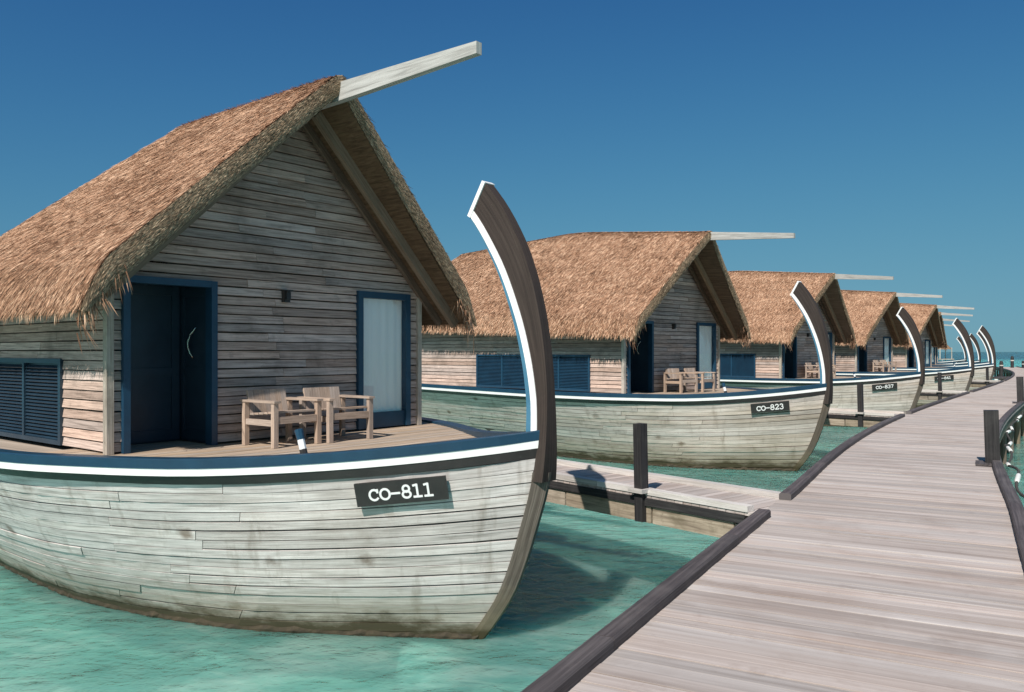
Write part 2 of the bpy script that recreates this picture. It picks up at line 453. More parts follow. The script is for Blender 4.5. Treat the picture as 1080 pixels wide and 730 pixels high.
def make_hull(root, H, nrow, single):
    hull = MB()
    L = H.L
    ds = [0, .12, .3, .6, 1, 1.5, 2.1, 2.8, 3.6, 4.5, 5.6, 7, 8.5] + [L * .62 + (L * .38) * k / 6 for k in range(0, 7)]
    ds = sorted(set([d for d in ds if d <= L]))
    for side in (-1, 1):
        G = [[strake_pt(H, d, q, side, -.03) for q in [k / 10 for k in range(11)]] for d in ds]
        hull.grid(G, [[(0, 0)] * 11 for _ in ds], flip=(side > 0))
    ho = hull.build('hull', M['hull_gap'], root, True)
    joined = MB()
    for side in (-1, 1):
        for r in range(nrow):
            # cut the strake into planks of uneven length
            cuts = [0.03 + random.uniform(0, .03)]
            while cuts[-1] < L - 2.0: cuts.append(cuts[-1] + random.uniform(2.4, 5.2))
            cuts[-1] = L
            for a, b in zip(cuts[:-1], cuts[1:]):
                mb = MB() if single else joined
                n = max(4, int((b - a) / .35)); n = min(n, 12)
                q0 = r / nrow + random.uniform(.0008, .0030); q1 = (r + 1) / nrow - (random.uniform(.0010, .0040) if random.random() < .7 else random.uniform(.005, .0085))
                pr = random.uniform(.0, .012)
                T = []; UV = []
                off = random.random() * 30
                for i in range(n + 1):
                    d = a + (b - a) * i / n
                    if i == 0 and a > .2: d += .004
                    if i == n and b < L: d -= .004
                    wob = .0012 * math.sin(d * 3 + r)
                    q0w = q0 + wob
                    o0 = strake_pt(H, d, q0w, side, .006 + pr); o1 = strake_pt(H, d, q1 + wob, side, .009 + pr)
                    i0 = strake_pt(H, d, q0w, side, -.02); i1 = strake_pt(H, d, q1 + wob, side, -.02)
                    T.append([i0, o0, o1, i1])
                    UV.append([(d + off, r * .5), (d + off, r * .5 + .02), (d + off, r * .5 + .14), (d + off, r * .5 + .16)])
                mb.grid(T, UV, flip=(side > 0))
                # end caps
                for e in (0, n):
                    mb.add(T[e], [(0, 1, 2, 3) if (e == 0) == (side < 0) else (3, 2, 1, 0)], [[(0, 0)] * 4])
                if single:
                    mb.build('hull_plank', M['hull'], ho)
    gr = MB()
    for side in (-1, 1):
        n = int(L / .07); G = []; UV = []
        for i in range(n + 1):
            d = max(.03, L * i / n * .985)
            nz = math.sin(d * 7.1) * .3 + math.sin(d * 17.3 + 1) * .25 + random.uniform(-.4, .4)
            top = .055 + .035 * nz + .02 * random.random(); out = .028 + .014 * nz + random.uniform(0, .014)
            row = []
            for z, f in ((top, .0), (top - .03, .8), (.0, 1.0), (-.10, .7), (-.22, 0)):
                row.append(H.pt(d, z, side) + H.normal(d, z, side) * (.012 + out * f * random.uniform(.7, 1.2)))
            G.append(row); UV.append([(d, j * .1) for j in range(5)])
        gr.grid(G, UV, flip=(side > 0))
    gr.build('waterline_growth', M['growth'], ho)
    if not single:
        o = joined.build('hull_planking', M['hull_far'], ho); o['kind'] = 'stuff'
    return ho

def sweep(mb, H, ds, prof, side, uv=True):
    """prof: (outward, drop) points, closed loop, swept along the sheer"""
    G = []; UV = []
    for i, d in enumerate(ds):
        p = H.sheer_pt(d, side); e = .06
        a = H.sheer_pt(max(0, d - e), side); b = H.sheer_pt(d + e, side)
        t = (b - a); t.z = 0; t.normalize()
        n = Vector((-t.y, t.x, 0)) 
        if n.y * side < 0: n = -n
        # follow the flare: the lower bands sit on the hull surface
        row = []
        for (o, dr, follow) in prof:
            q = Vector((p.x, p.y, p.z - dr))
            if follow:
                z = p.z - dr
                hp = H.pt(d, z, side); q = Vector((hp.x, hp.y, z))
            row.append(q + n * (o * min(1.0, .12 + d / .55) if o > 0 else o * min(1, .2 + d)))
        row.append(row[0]); G.append(row)
        UV.append([(d, k * .1) for k in range(len(row))])
    mb.grid(G, UV, flip=(side < 0))
    for e in (0, -1):
        k = len(prof)
        mb.add(G[e][:k], [tuple(range(k)) if (e == 0) else tuple(range(k))[::-1]], [[(0, 0)] * k])

def make_rails(root, H):
    ds = [.0, .06, .15, .24] + [.35 + .3 * k for k in range(int((H.L * .62 - .4) / .3))] + [H.L * .62 + H.L * .38 * k / 24 for k in range(25)]
    ds = sorted(set([d for d in ds if d <= H.L - .02]))
    ds = [d for i, d in enumerate(ds) if i == 0 or d - ds[i - 1] > .04]
    for side in (-1, 1):
        m = MB(); sweep(m, H, ds, [(-.16, -.005, 0), (.045, -.012, 0), (.06, .0, 0), (.058, .097, 0), (-.16, .09, 0)], side); m.build('rail_cap', M['railblue'], root)
        m = MB(); sweep(m, H, ds, [(-.04, .095, 0), (.05, .095, 0), (.042, .180, 0), (-.06, .180, 0)], side); m.build('white_band', M['white'], root)
        m = MB(); sweep(m, H, ds, [(-.06, .178, 0), (.032, .178, 0), (.036, .285, 1), (-.04, .285, 1)], side); m.build('black_band', M['black'], root)

# stem post: outline in the centre plane (u, z), inner edge then outer edge
STEM_IN = [(4.36, 1.90), (4.395, 2.10), (4.42, 2.30), (4.41, 2.62), (4.365, 3.00), (4.26, 3.45), (4.13, 3.82), (3.96, 4.20), (3.80, 4.47), (3.63, 4.72), (3.52, 4.855)]
STEM_OUT = [(4.592, 1.90), (4.612, 2.10), (4.622, 2.30), (4.625, 2.62), (4.61, 3.00), (4.55, 3.50), (4.45, 3.95), (4.29, 4.40), (4.12, 4.72), (3.93, 5.00), (3.74, 5.225)]
def make_stem(root, H):
    du = H.du
    def loop(o, i, add):
        mb = MB()
        n = len(o)
        G = []
        for k in range(n):
            th = .070 + .058 * min(1, max(0, (2.75 - i[k][1]) / .85)) + add
            G.append([Vector((i[k][0] + du, -th, i[k][1])), Vector((o[k][0] + du, -th, o[k][1])), Vector((o[k][0] + du, th, o[k][1])), Vector((i[k][0] + du, th, i[k][1])), Vector((i[k][0] + du, -th, i[k][1]))])
        mb.grid(G, [[(i[k][1], j * .3) for j in range(5)] for k in range(n)])
        mb.add(G[0][:4], [(3, 2, 1, 0)], [[(0, 0)] * 4]); mb.add(G[-1][:4], [(0, 1, 2, 3)], [[(0, 0)] * 4])
        return mb
    def dens(pts, n=18):
        t = [0]
        for a, b in zip(pts[:-1], pts[1:]): t.append(t[-1] + math.dist(a, b))
        return [(interp(t[-1] * k / n, t, [p[0] for p in pts]), interp(t[-1] * k / n, t, [p[1] for p in pts])) for k in range(n + 1)]
    I = dens(STEM_IN, 26); O = dens(STEM_OUT, 26)
    st = loop(O, I, 0).build('stem_post', M['stem'], root)
    def off(k, f, extra=0):
        (a, b), (c, d) = I[k], O[k]
        l = math.dist(I[k], O[k]); return (a + (c - a) * f / l, b + (d - b) * f / l)
    n = len(I)
    # painted battens proud of both faces
    k0 = next(k for k in range(n) if I[k][1] > 2.29)
    bi = [off(k, -.085 * (1 - .8 * (k / (n - 1)))) for k in range(k0, n)]; bo = [off(k, .004) for k in range(k0, n)]
    loop(bo, bi, .003).build('blue_batten', M['stemblue'], st)
    wi = [off(k, .002) for k in range(k0, n)]; wo = [off(k, .085) for k in range(k0, n)]
    loop(wo, wi, .011).build('white_batten', M['white'], st)
    # white cap on the cut top
    (a, b), (c, d) = I[-1], O[-1]
    v = Vector((c - a, 0, d - b)).normalized(); nn = Vector((-v.z, 0, v.x))
    mb = MB(); mid = Vector(((a + c) / 2 + du, 0, (b + d) / 2)) + nn * .012
    R = Matrix((v, Vector((0, 1, 0)), v.cross(Vector((0, 1, 0))))).transposed()
    mb.box(mid, (math.dist(I[-1], O[-1]) + .01, .178, .05), R); mb.build('white_cap', M['white'], st)
    # lower stem / cutwater: a solid timber that carries the planks, rounded at the nose
    def timber(zs, grow, back=.075, nose=0.0):
        G = []
        for z in zs:
            u = stem_u(z) + du
            hb = H.half(back, min(z, H.sheer(H.ub) - .02)) + .030 + grow
            nb = .045 + grow * .5
            G.append([Vector((u - back, -hb, z)), Vector((u - .02, -hb * .62 - nb * .3, z)), Vector((u + .035, -nb, z)), Vector((u + .065 + grow * .12, -nb * .5, z)), Vector((u + .065 + grow * .12, nb * .5, z)), Vector((u + .035, nb, z)), Vector((u - .02, hb * .62 + nb * .3, z)), Vector((u - back, hb, z)), Vector((u - back, -hb, z))])
        mb = MB(); mb.grid(G, [[(z, j * .12) for j in range(9)] for z in zs], flip=True)
        mb.add(G[0][:8], [tuple(range(8))], [[(0, 0)] * 8]); mb.add(G[-1][:8], [tuple(range(8))[::-1]], [[(0, 0)] * 8])
        return mb
    timber([2.0, 1.95, 1.85, 1.7, 1.5, 1.33, 1.15, 1.0, .82, .66, .5, .4, .25, .15, 0, -.1, -.25, -.42], 0).build('cutwater', M['stemlow'], st)

def make_deck(root, H, single, Ulen):
    base = MB()
    ds = [.12 + (H.L - .3) * k / 40 for k in range(41)]
    G = [[H.sheer_pt(d, -1) , H.sheer_pt(d, 1)] for d in ds]
    for r in G:
        for s, p in zip((-1, 1), r): p.z = DECK - .045; p.y -= s * min(.06, abs(p.y))
    base.grid(G, [[(0, 0), (1, 1)] for _ in ds])
    dk = base.build('deck', M['deck'], root)
    j = MB(); u = H.ub - .45
    pitch = .135
    stop = -.9 if single else -Ulen
    while u > stop:
        d = H.ub - u
        hw = H.sheer_pt(d, -1).y * -1 - .10
        hw2 = H.sheer_pt(max(.02, d - pitch), -1).y * -1 - .10
        hw = min(hw, hw2)
        mb = MB() if single else j
        mb.box((u, random.uniform(-.004, .004), DECK - .02 + random.uniform(-.002, .002)), (pitch - .008, 2 * hw, .035), None, 1)
        if single: mb.build('deck_plank', M['deck'], dk)
        u -= pitch
    if not single:
        o = j.build('deck_planking', M['deck'], dk); o['kind'] = 'stuff'
    return dk

# ------------------------------------------------------------------ hut
W2 = 2.55                       # half width of the hut
TOPZ = CAMZ + 3.68
def z_under(w, dz=0): return TOPZ - .29 - .93 * abs(w) + dz

class Roof:
    def __init__(self, ridge, hip, eave_tilt, uf0=1.14, uf1=.70):
        self.ridge = ridge; self.hip = hip; self.et = eave_tilt; self.uf0 = uf0; self.uf1 = uf1
        self.eave = 3.18
    def rz(self, u):
        return sum(float(np.interp(-u + o, [-r[0] for r in self.ridge], [r[1] for r in self.ridge])) for o in (-.5, 0, .5)) / 3
    def S(self, k, t, side, under=False):
        """k 0 ridge .. 1 eave, t 0 front .. 1 rear"""
        u0, u1 = self.ridge[0][0], self.ridge[-1][0]
        uf = self.uf0 + (self.uf1 - self.uf0) * k ** .8; ur = u1 - self.hip * k
        u = uf + (ur - uf) * t
        zr = self.rz(u0 + (u1 - u0) * t)
        ze = CAMZ + .80 + self.et * (-u)
        if under:
            z = zr - .28 + (ze - .33 - (zr - .28)) * k
            return Vector((u, side * (self.eave - .04) * k, z))
        bulge = .03 * math.sin(math.pi * k)
        z = zr + (ze - zr) * k + bulge
        if k > .9: z -= .30 * ((k - .9) / .1) ** 2
        if k < .06: z -= .05 * (1 - k / .06) ** 2
        return Vector((u, side * self.eave * k, z))
    def hipface(self, k, s, under=False):
        a = self.S(k, 1, -1, under); b = self.S(k, 1, 1, under)
        return a + (b - a) * s

def blades_mesh(name, P, D, Nn, Lw, Wd, mat):
    """P base, D direction (unit), Nn side vector, arrays -> quads that taper"""
    n = len(P)
    S = Nn * (Wd[:, None] * .5)
    tip = P + D * Lw[:, None]
    mid = P + D * (Lw * .55)[:, None]
    V = np.empty((n, 5, 3), dtype=np.float32)
    V[:, 0] = P - S; V[:, 1] = P + S; V[:, 2] = mid + S * .9; V[:, 3] = tip; V[:, 4] = mid - S * .9
    me = bpy.data.meshes.new(name)
    me.vertices.add(n * 5); me.vertices.foreach_set('co', V.reshape(-1))
    me.loops.add(n * 5); me.loops.foreach_set('vertex_index', np.arange(n * 5, dtype=np.int32))
    me.polygons.add(n); me.polygons.foreach_set('loop_start', np.arange(n, dtype=np.int32) * 5)
    me.polygons.foreach_set('loop_total', np.full(n, 5, dtype=np.int32))
    me.materials.append(mat); me.update(calc_edges=True)
    return me

def norm(a): return a / np.maximum(np.linalg.norm(a, axis=-1, keepdims=True), 1e-9)

def make_roof(root, R, dens, wmul, hipdens=.5):
    nk, nt = 18, 30
    body = MB()
    ks = [0, .02, .05] + [.1 + .8 * i / 10 for i in range(11)] + [.93, .96, .98, 1]
    ts = [i / nt for i in range(nt + 1)]
    jit = {}
    for side in (-1, 1):
        G = [[R.S(k, t, side) for t in ts] for k in ks]
        body.grid(G, [[(0, 0)] * len(ts) for _ in ks], flip=(side > 0))
        # eave lip
        G = [[R.S(1, t, side) for t in ts], [R.S(1, t, side, True) for t in ts]]
        body.grid(G, [[(0, 0)] * len(ts)] * 2, flip=(side > 0))
    G = [[R.hipface(k, s) for s in (0, .25, .5, .75, 1)] for k in ks]
    body.grid(G, [[(0, 0)] * 5 for _ in ks])
    G = [[R.hipface(1, s) for s in (0, .5, 1)], [R.hipface(1, s, True) for s in (0, .5, 1)]]
    body.grid(G, [[(0, 0)] * 3] * 2)
    ro = body.build('roof', M['thatchbody'], root, True)
    # cut front edge of the thatch
    edge = MB()
    for side in (-1, 1):
        G = []
        for k in ks:
            a = R.S(k, 0, side); b = R.S(k, 0, side, True)
            a2 = a + Vector((.015, 0, 0)); m = (a + b) * .5 + Vector((.05, 0, 0))
            G.append([a2, a * .75 + b * .25 + Vector((.045, 0, 0)), m, b + Vector((.01, 0, 0))])
        edge.grid(G, [[(0, 0)] * 4 for _ in ks], flip=(side < 0))
    edge.build('thatch_edge', M['edgebody'], ro, True)
    # soffit boards under the thatch
    so = MB()
    for side in (-1, 1):
        G = [[R.S(k, t, side, True) - Vector((0, 0, .005)) for t in ts] for k in (0, .5, 1)]
        so.grid(G, [[(t * 8, k * 3) for t in ts] for k in (0, .5, 1)], flip=(side < 0))
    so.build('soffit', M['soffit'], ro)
    # rafters of the gable overhang
    for side in (-1, 1):
        for uu, wd, hh in ((.42, .09, .16), (.06, .07, .12)):
            a = R.S(.02, 0, side, True); b = R.S(.97, 0, side, True)
            a.x = uu + .1; b.x = uu - .02
            a.z -= hh * .62; b.z -= hh * .62
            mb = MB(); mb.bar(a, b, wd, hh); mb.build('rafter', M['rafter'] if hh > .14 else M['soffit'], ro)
    # straw
    PP = []; DD = []; SS = []; LL = []; WW = []
    def lay(n, fS, down, kd):
        k = np.sqrt(rng.random(n)) if down == 'hip' else rng.random(n)
        t = rng.random(n)
        g = 64
        # tabulate surface
        tab = np.array([[fS(i / g, j / g) for j in range(g + 1)] for i in range(g + 1)], dtype=np.float64)
        def ev(k, t):
            a = np.clip(k * g, 0, g - 1e-4); b = np.clip(t * g, 0, g - 1e-4)
            i = a.astype(int); j = b.astype(int); x = (a - i)[:, None]; y = (b - j)[:, None]
            return tab[i, j] * (1 - x) * (1 - y) + tab[i + 1, j] * x * (1 - y) + tab[i, j + 1] * (1 - x) * y + tab[i + 1, j + 1] * x * y
        p = ev(k, t); e = .02
        dk = norm(ev(np.minimum(k + e, 1), t) - ev(np.maximum(k - e, 0), t))
        dt = norm(ev(k, np.minimum(t + e, 1)) - ev(k, np.maximum(t - e, 0)))
        nrm = norm(np.cross(dk, dt)); nrm *= np.sign(nrm[:, 2:3] + 1e-9)
        ang = rng.normal(0, .27, n)[:, None]
        lift = (.03 + .07 * rng.random(n) + .10 * (rng.random(n) ** 4))[:, None]
        d = norm(dk * np.cos(ang) + dt * np.sin(ang) + nrm * lift)
        sd = norm(np.cross(d, nrm) + nrm * rng.normal(0, .25, n)[:, None])
        course = .004 * np.sin(k * 52 + .6 * np.sin(t * 9))
        p = p + nrm * (-.01 + course + .02 * rng.random(n))[:, None]
        L = (.07 + .13 * rng.random(n)) * (1 + .4 * (wmul - 1)); W = (.006 + .007 * rng.random(n)) * wmul
        PP.append(p); DD.append(d); SS.append(sd); LL.append(L); WW.append(W)
    lenr = abs(R.ridge[0][0] - R.ridge[-1][0]) + R.hip * .5
    area = lenr * 4.5
    lay(int(area * dens), lambda k, t: R.S(k, t, -1), 'side', 0)
    lay(int(area * dens * .55), lambda k, t: R.S(k, t, 1), 'side', 0)
    lay(int(R.hip * 6.4 * .6 * dens * hipdens), lambda k, s: R.hipface(k, s), 'hip', 0)
    # ridge tuft
    n = int(lenr * 450)
    t = rng.random(n); u0, u1 = R.ridge[0][0], R.ridge[-1][0]
    p = np.array([R.S(.02, x, -1 if rng.random() < .5 else 1) for x in t])
    sg = np.sign(p[:, 1])
    d = norm(np.stack([rng.normal(0, .5, n), sg * (.8 + .2 * rng.random(n)), -.3 + .5 * rng.random(n)], 1))
    PP.append(p + np.array([0, 0, -.005])); DD.append(d); SS.append(norm(np.cross(d, [0, 0, 1.]))); LL.append(.05 + .08 * rng.random(n)); WW.append((.010 + .01 * rng.random(n)) * wmul)
    # eave fringe
    for side, fac in ((-1, 1.0), (1, .7)):
        n = int((lenr + R.hip * .5) * 1700 * fac / wmul)
        t = rng.random(n); kk = .88 + .12 * rng.random(n)
        p = np.array([R.S(a, b, side) for a, b in zip(kk, t)])
        clump = .5 + .5 * np.sin(t * 61 + 2 * np.sin(t * 23)) * np.sin(t * 143)
        d = norm(np.stack([rng.normal(0, .16, n), side * (.10 + .35 * rng.random(n)) * (1.15 - (kk - .88) / .12), -np.ones(n)], 1))
        sd = norm(np.stack([np.ones(n), rng.normal(0, .5, n), rng.normal(0, .1, n)], 1))
        PP.append(p); DD.append(d); SS.append(sd); LL.append((.07 + .12 * rng.random(n) + .06 * clump)); WW.append((.011 + .012 * rng.random(n)) * wmul)
    # wisps drooping from the two front corners
    for side in (-1, 1):
        n = int(130 / wmul)
        kk = .86 + .14 * rng.random(n); t = .03 * rng.random(n) ** 2
        p = np.array([R.S(a, b, side) for a, b in zip(kk, t)]) + np.array([.02, 0, -.12])
        p[:, 2] -= .2 * rng.random(n)
        d = norm(np.stack([.1 + rng.normal(0, .22, n), -side * (.28 * rng.random(n)) + rng.normal(0, .12, n), -np.ones(n)], 1))
        sd = norm(np.stack([rng.normal(0, .3, n), np.ones(n), rng.normal(0, .1, n)], 1))
        PP.append(p); DD.append(d); SS.append(sd); LL.append(.12 + .26 * rng.random(n)); WW.append((.009 + .009 * rng.random(n)) * wmul)
    cat = lambda A: np.concatenate(A)
    me = blades_mesh('thatch_straw', cat(PP), cat(DD), cat(SS), cat(LL), cat(WW), M['straw'])
    o = obj('thatch_straw', me, ro); o['kind'] = 'stuff'
    # straw of the cut edge, combed down the rake
    PP = []; DD = []; SS = []; LL = []; WW = []
    for side in (-1, 1):
        n = int(12000 / wmul)
        k = rng.random(n); f = rng.random(n)
        a = np.array([R.S(x, 0, side) for x in k]); b = np.array([R.S(x, 0, side, True) for x in k])
        p = a * (1 - f[:, None]) + b * f[:, None]
        p[:, 0] += .03 + .03 * np.sin(np.pi * f)
        ax = norm(np.array([R.S(min(1, x + .02), 0, side) for x in k]) - np.array([R.S(max(0, x - .02), 0, side) for x in k]))
        d = norm(ax + np.stack([.05 + .14 * rng.random(n), rng.normal(0, .07, n), rng.normal(0, .08, n)], 1))
        sd = norm(np.cross(d, [1., 0, 0]) + rng.normal(0, .3, (n, 3)))
        PP.append(p); DD.append(d); SS.append(sd); LL.append(.04 + .06 * rng.random(n)); WW.append((.005 + .006 * rng.random(n)) * wmul)
    me = blades_mesh('cut_edge_straw', cat(PP), cat(DD), cat(SS), cat(LL), cat(WW), M['strawedge'])
    o = obj('cut_edge_straw', me, ro); o['kind'] = 'stuff'
    return ro

# openings of the gable wall, in w: door, window
DOOR = (-2.42, -1.18, DECK, CAMZ + .92)
WIN = (1.22, 2.33, DECK + .02, CAMZ + .94)
def make_walls(root, R, single, Ulen):
    lvm = M['door'] if single else M['navy']
    core = MB()       # dark sheathing behind the boards
    core.box((-.08, (DOOR[1] + WIN[0]) / 2, (DECK + z_under(1.2)) / 2), (.04, WIN[0] - DOOR[1], z_under(1.2) - DECK))
    core.box((-.08, 0, (DOOR[3] + CAMZ + 2.0) / 2 + .02), (.04, 3.6, CAMZ + 2.0 - DOOR[3]))
    core.box((-.08, 0, CAMZ + 2.45), (.04, 1.3, .9))
    core.box((-.08, (WIN[1] + W2) / 2, (DECK + WIN[3]) / 2), (.04, W2 - WIN[1] - .02, WIN[3] - DECK))
    gw = core.build('gable_wall', M['hull_gap'], root)
    j = MB(); pitch = .122
    z = DECK + .01
    row = 0
    while z < z_under(0) - .02:
        zt = z + pitch
        zz = z + pitch * .5
        lim = lambda q: min(W2 - .01, max(0.02, (TOPZ - .17 - q) / .93))
        segs = [(-1, 1)]
        b0, b1 = lim(z), lim(zt)
        ivs = [(-b0, b0)]
        if zz < DOOR[3] - .02: ivs = [(-b0, DOOR[0]), (DOOR[1], b0)]
        if zz < WIN[3] - .02:
            iv2 = []
            for a, b in ivs:
                if a < WIN[0] < b: iv2 += [(a, WIN[0]), (WIN[1], b)]
                else: iv2.append((a, b))
            ivs = iv2
        for a, b in ivs:
            if b - a < .06: continue
            pieces = [(a, b)]
            if b - a > 2.2:
                c = a + (b - a) * random.uniform(.3, .7); pieces = [(a, c - .002), (c + .002, b)]
            for a2, b2 in pieces:
                at = a2 if a2 > -b0 + 1e-6 else -b1
                bt = b2 if b2 < b0 - 1e-6 else b1
                mb = MB() if single else j
                x0 = -.058; xt = .0 + random.uniform(-.005, .005); xb = xt + .014 + random.uniform(0, .008)
                g0 = random.uniform(.008, .018); zt2 = zt - random.uniform(.001, .006)
                V = [(x0, a2, z + g0), (x0, b2, z + g0), (x0, bt, zt2), (x0, at, zt2), (xb, a2, z + g0), (xb, b2, z + g0), (xt, bt, zt2), (xt, at, zt2)]
                F = [(0, 3, 2, 1), (4, 5, 6, 7), (0, 1, 5, 4), (2, 3, 7, 6), (0, 4, 7, 3), (1, 2, 6, 5)]
                of = random.random() * 30
                mb.add(V, F, [[(V[i][1] + of, V[i][2] + V[i][0]) for i in f] for f in F])
                if single: mb.build('board', M['siding'], gw)
        z = zt; row += 1
    if not single:
        o = j.build('siding_boards', M['siding'], gw); o['kind'] = 'stuff'
    # side walls
    LV = (-1.25, -6.3, DECK + .02, CAMZ - .09)     # louvred shutter panel
    for side in (-1, 1):
        c = MB()
        zt = z_under(W2) + .3
        c.box((-Ulen / 2 - .03, side * (W2 - .07), (DECK + zt) / 2), (Ulen - .1, .04, zt - DECK))
        sw = c.build('side_wall', M['hull_gap'], root)
        j = MB(); z = DECK + .01
        u1 = -Ulen
        lv0, lv1 = LV[0], max(LV[1], -Ulen + .5)
        while z < zt - .02:
            zz = z + pitch * .5
            ivs = [(u1, -.06)]
            if zz < LV[3]: ivs = [(u1, lv1), (lv0, -.06)]
            for a, b in ivs:
                n = max(1, int((b - a) / 2.6)); cs = [a] + sorted(a + (b - a) * (i + 1 + random.uniform(-.3, .3)) / (n + 1) for i in range(n)) + [b] if n > 1 else [a, b]
                for a2, b2 in zip(cs[:-1], cs[1:]):
                    mb = MB() if not single else MB()
                    xt = W2 + random.uniform(-.004, .004); g0 = random.uniform(.008, .016)
                    mb = MB() if single else j
                    x0, x1, y1, y2 = a2 + .002, b2 - .002, side * (W2 - .06), side * xt
                    yb = side * (xt + .016 + random.uniform(0, .008)); z0 = z + g0; z1 = z + pitch - random.uniform(.001, .006)
                    V = [(x0, y1, z0), (x1, y1, z0), (x1, y1, z1), (x0, y1, z1), (x0, yb, z0), (x1, yb, z0), (x1, y2, z1), (x0, y2, z1)]
                    F = [(0, 1, 2, 3), (4, 7, 6, 5), (0, 4, 5, 1), (2, 6, 7, 3), (0, 3, 7, 4), (1, 5, 6, 2)]
                    if side > 0: F = [f[::-1] for f in F]
                    of = random.random() * 30
                    mb.add(V, F, [[(V[i][0] + of, V[i][2] + V[i][1]) for i in f] for f in F])
                    if single: mb.build('board', M['siding'], sw)
            z += pitch
        if not single:
            o = j.build('siding_boards', M['siding'], sw); o['kind'] = 'stuff'
        # louvre: frame and slats
        lf = MB(); y = side * (W2 + .01)
        zc = (LV[2] + LV[3]) / 2; hh = LV[3] - LV[2]
        for uu in (lv0 - .035, lv1 + .035): lf.box((uu, y, zc), (.07, .07, hh), None, 2)
        for zz in (LV[3] - .03, LV[2] + .03): lf.box(((lv0 + lv1) / 2, y, zz), (lv0 - lv1 - .14, .066, .06))
        nm = max(1, int(round((lv0 - lv1) / 1.25)))
        for i in range(1, nm): lf.box((lv0 + (lv1 - lv0) * i / nm, y, zc), (.06, .06, hh - .12), None, 2)
        lo = lf.build('louvre_shutter', lvm, root)
        bk = MB(); bk.box(((lv0 + lv1) / 2, side * (W2 - .04), zc), (lv0 - lv1, .02, hh)); bk.build('louvre_back', M['door'], lo)
        sl = MB(); z = LV[2] + .08
        Rm = Matrix.Rotation(side * math.radians(-38), 3, 'X')
        while z < LV[3] - .07:
            sl.box(((lv0 + lv1) / 2, y - side * .01, z), (lv0 - lv1 - .15, .058, .009), Rm); z += .046
        o = sl.build('louvre_slats', lvm, lo); o['kind'] = 'stuff'
        # corner post
        mb = MB(); mb.box((-.005, side * (W2 + .012), (DECK + z_under(W2)) / 2 + .05), (.10, .085, z_under(W2) - DECK + .1), None, 2)
        mb.build('corner_post', M['post'], root)
    mb = MB(); mb.box((-Ulen, 0, (DECK + z_under(W2)) / 2), (.06, 2 * W2 - .15, z_under(W2) - DECK + .3)); mb.build('rear_wall', M['siding'], root)
    # ---- entrance recess
    d0, d1, z0, z1 = DOOR
    fr = MB(); fw = .085
    fr.box((.0, d0 + fw / 2, (z0 + z1) / 2), (.15, fw, z1 - z0), None, 2)
    fr.box((.0, d1 - fw / 2, (z0 + z1) / 2), (.15, fw, z1 - z0), None, 2)
    fr.box((.0, (d0 + d1) / 2, z1 - fw / 2 + .002), (.146, d1 - d0 - 2 * fw, fw), None, 1)
    do = empty('entrance', parent=root)
    fr.build('door_frame', M['navy'], do)
    D = .82
    a, b = d0 + fw, d1 - fw * .4
    re = MB()
    re.box((-D - .03, (a + b) / 2, (z0 + z1) / 2), (.05, b - a + .2, z1 - z0))
    re.box((-D / 2 - .05, a - .03, (z0 + z1) / 2), (D - .1, .05, z1 - z0))
    re.box((-D / 2 - .05, (a + b) / 2, z1 + .0), (D - .1, b - a, .04))
    re.build('entrance_lining', M['door'], do)
    # panelled leaf at the back of the recess
    lf = MB(); xl = -D + .02
    lf.box((xl - .01, (a + b) / 2, (z0 + z1) / 2), (.03, b - a - .02, z1 - z0 - .03))
    for (p0, p1) in ((a + .02, a + .12), (b - .14, b - .03)): lf.box((xl + .015, (p0 + p1) / 2, (z0 + z1) / 2), (.03, p1 - p0, z1 - z0 - .06), None, 2)
    for zz, hh in ((z0 + .10, .14), (z0 + .95, .10), (z1 - .10, .12)): lf.box((xl + .014, (a + .12 + b - .14) / 2, zz), (.028, b - a - .26, hh), None, 1)
    lf.build('door_panel', M['door'], do)
    # side leaf with the curved handle
    sl = MB()
    sl.box((-D / 2 - .03, b + .02, (z0 + z1) / 2), (D - .10, .04, z1 - z0 - .02))
    for uu in (-.14, -D + .09): sl.box((uu, b - .006, (z0 + z1) / 2), (.09, .02, z1 - z0 - .08), None, 2)
    for zz, hh in ((z0 + .10, .14), (z0 + .95, .10), (z1 - .12, .12)): sl.box((-D / 2 - .03, b - .005, zz), (D - .30, .018, hh))
    sl.build('door_leaf', M['door'], do)
    hd = MB(); pts = []
    for i in range(13):
        t = i / 12; pts.append((-.36 - .05 * math.sin(math.pi * t) - .08 * (1 - t), b - .02 - .07 * math.sin(math.pi * t), z0 + 1.13 + .42 * t))
    hd.tube(pts, .014, 6); hd.build('door_handle', M['steel'], do, True)
    # ---- glazed door
    a, b, z0, z1 = WIN
    wd = empty('glazed_door', parent=root)
    fr = MB()
    for yy in (a + .05, b - .05): fr.box((.012, yy, (z0 + z1) / 2), (.11, .10, z1 - z0), None, 2)
    fr.box((.012, (a + b) / 2, z1 - .05), (.106, b - a - .2, .10), None, 1)
    fr.build('window_frame', M['navy'], wd)
    kp = MB(); kp.box((.0, (a + b) / 2, z0 + .12), (.06, b - a - .2, .24)); kp.build('kick_panel', M['navy'], wd)
    g = MB(); g.box((.0, (a + b) / 2, (z0 + .24 + z1 - .10) / 2), (.01, b - a - .2, z1 - z0 - .34)); g.build('pane', M['glass'], wd)
    cu = MB(); nn = 26; zlo, zhi = z0 + .22, z1 - .1
    G = []
    for i in range(nn + 1):
        yy = a + .08 + (b - a - .16) * i / nn; xx = -.055 + .008 * math.sin(i * 1.3)
        G.append([Vector((xx, yy, zlo)), Vector((xx, yy, zhi))])
    cu.grid(G, [[(0, 0), (0, 1)] for _ in G]); cu.build('curtain', M['curtain'], wd)
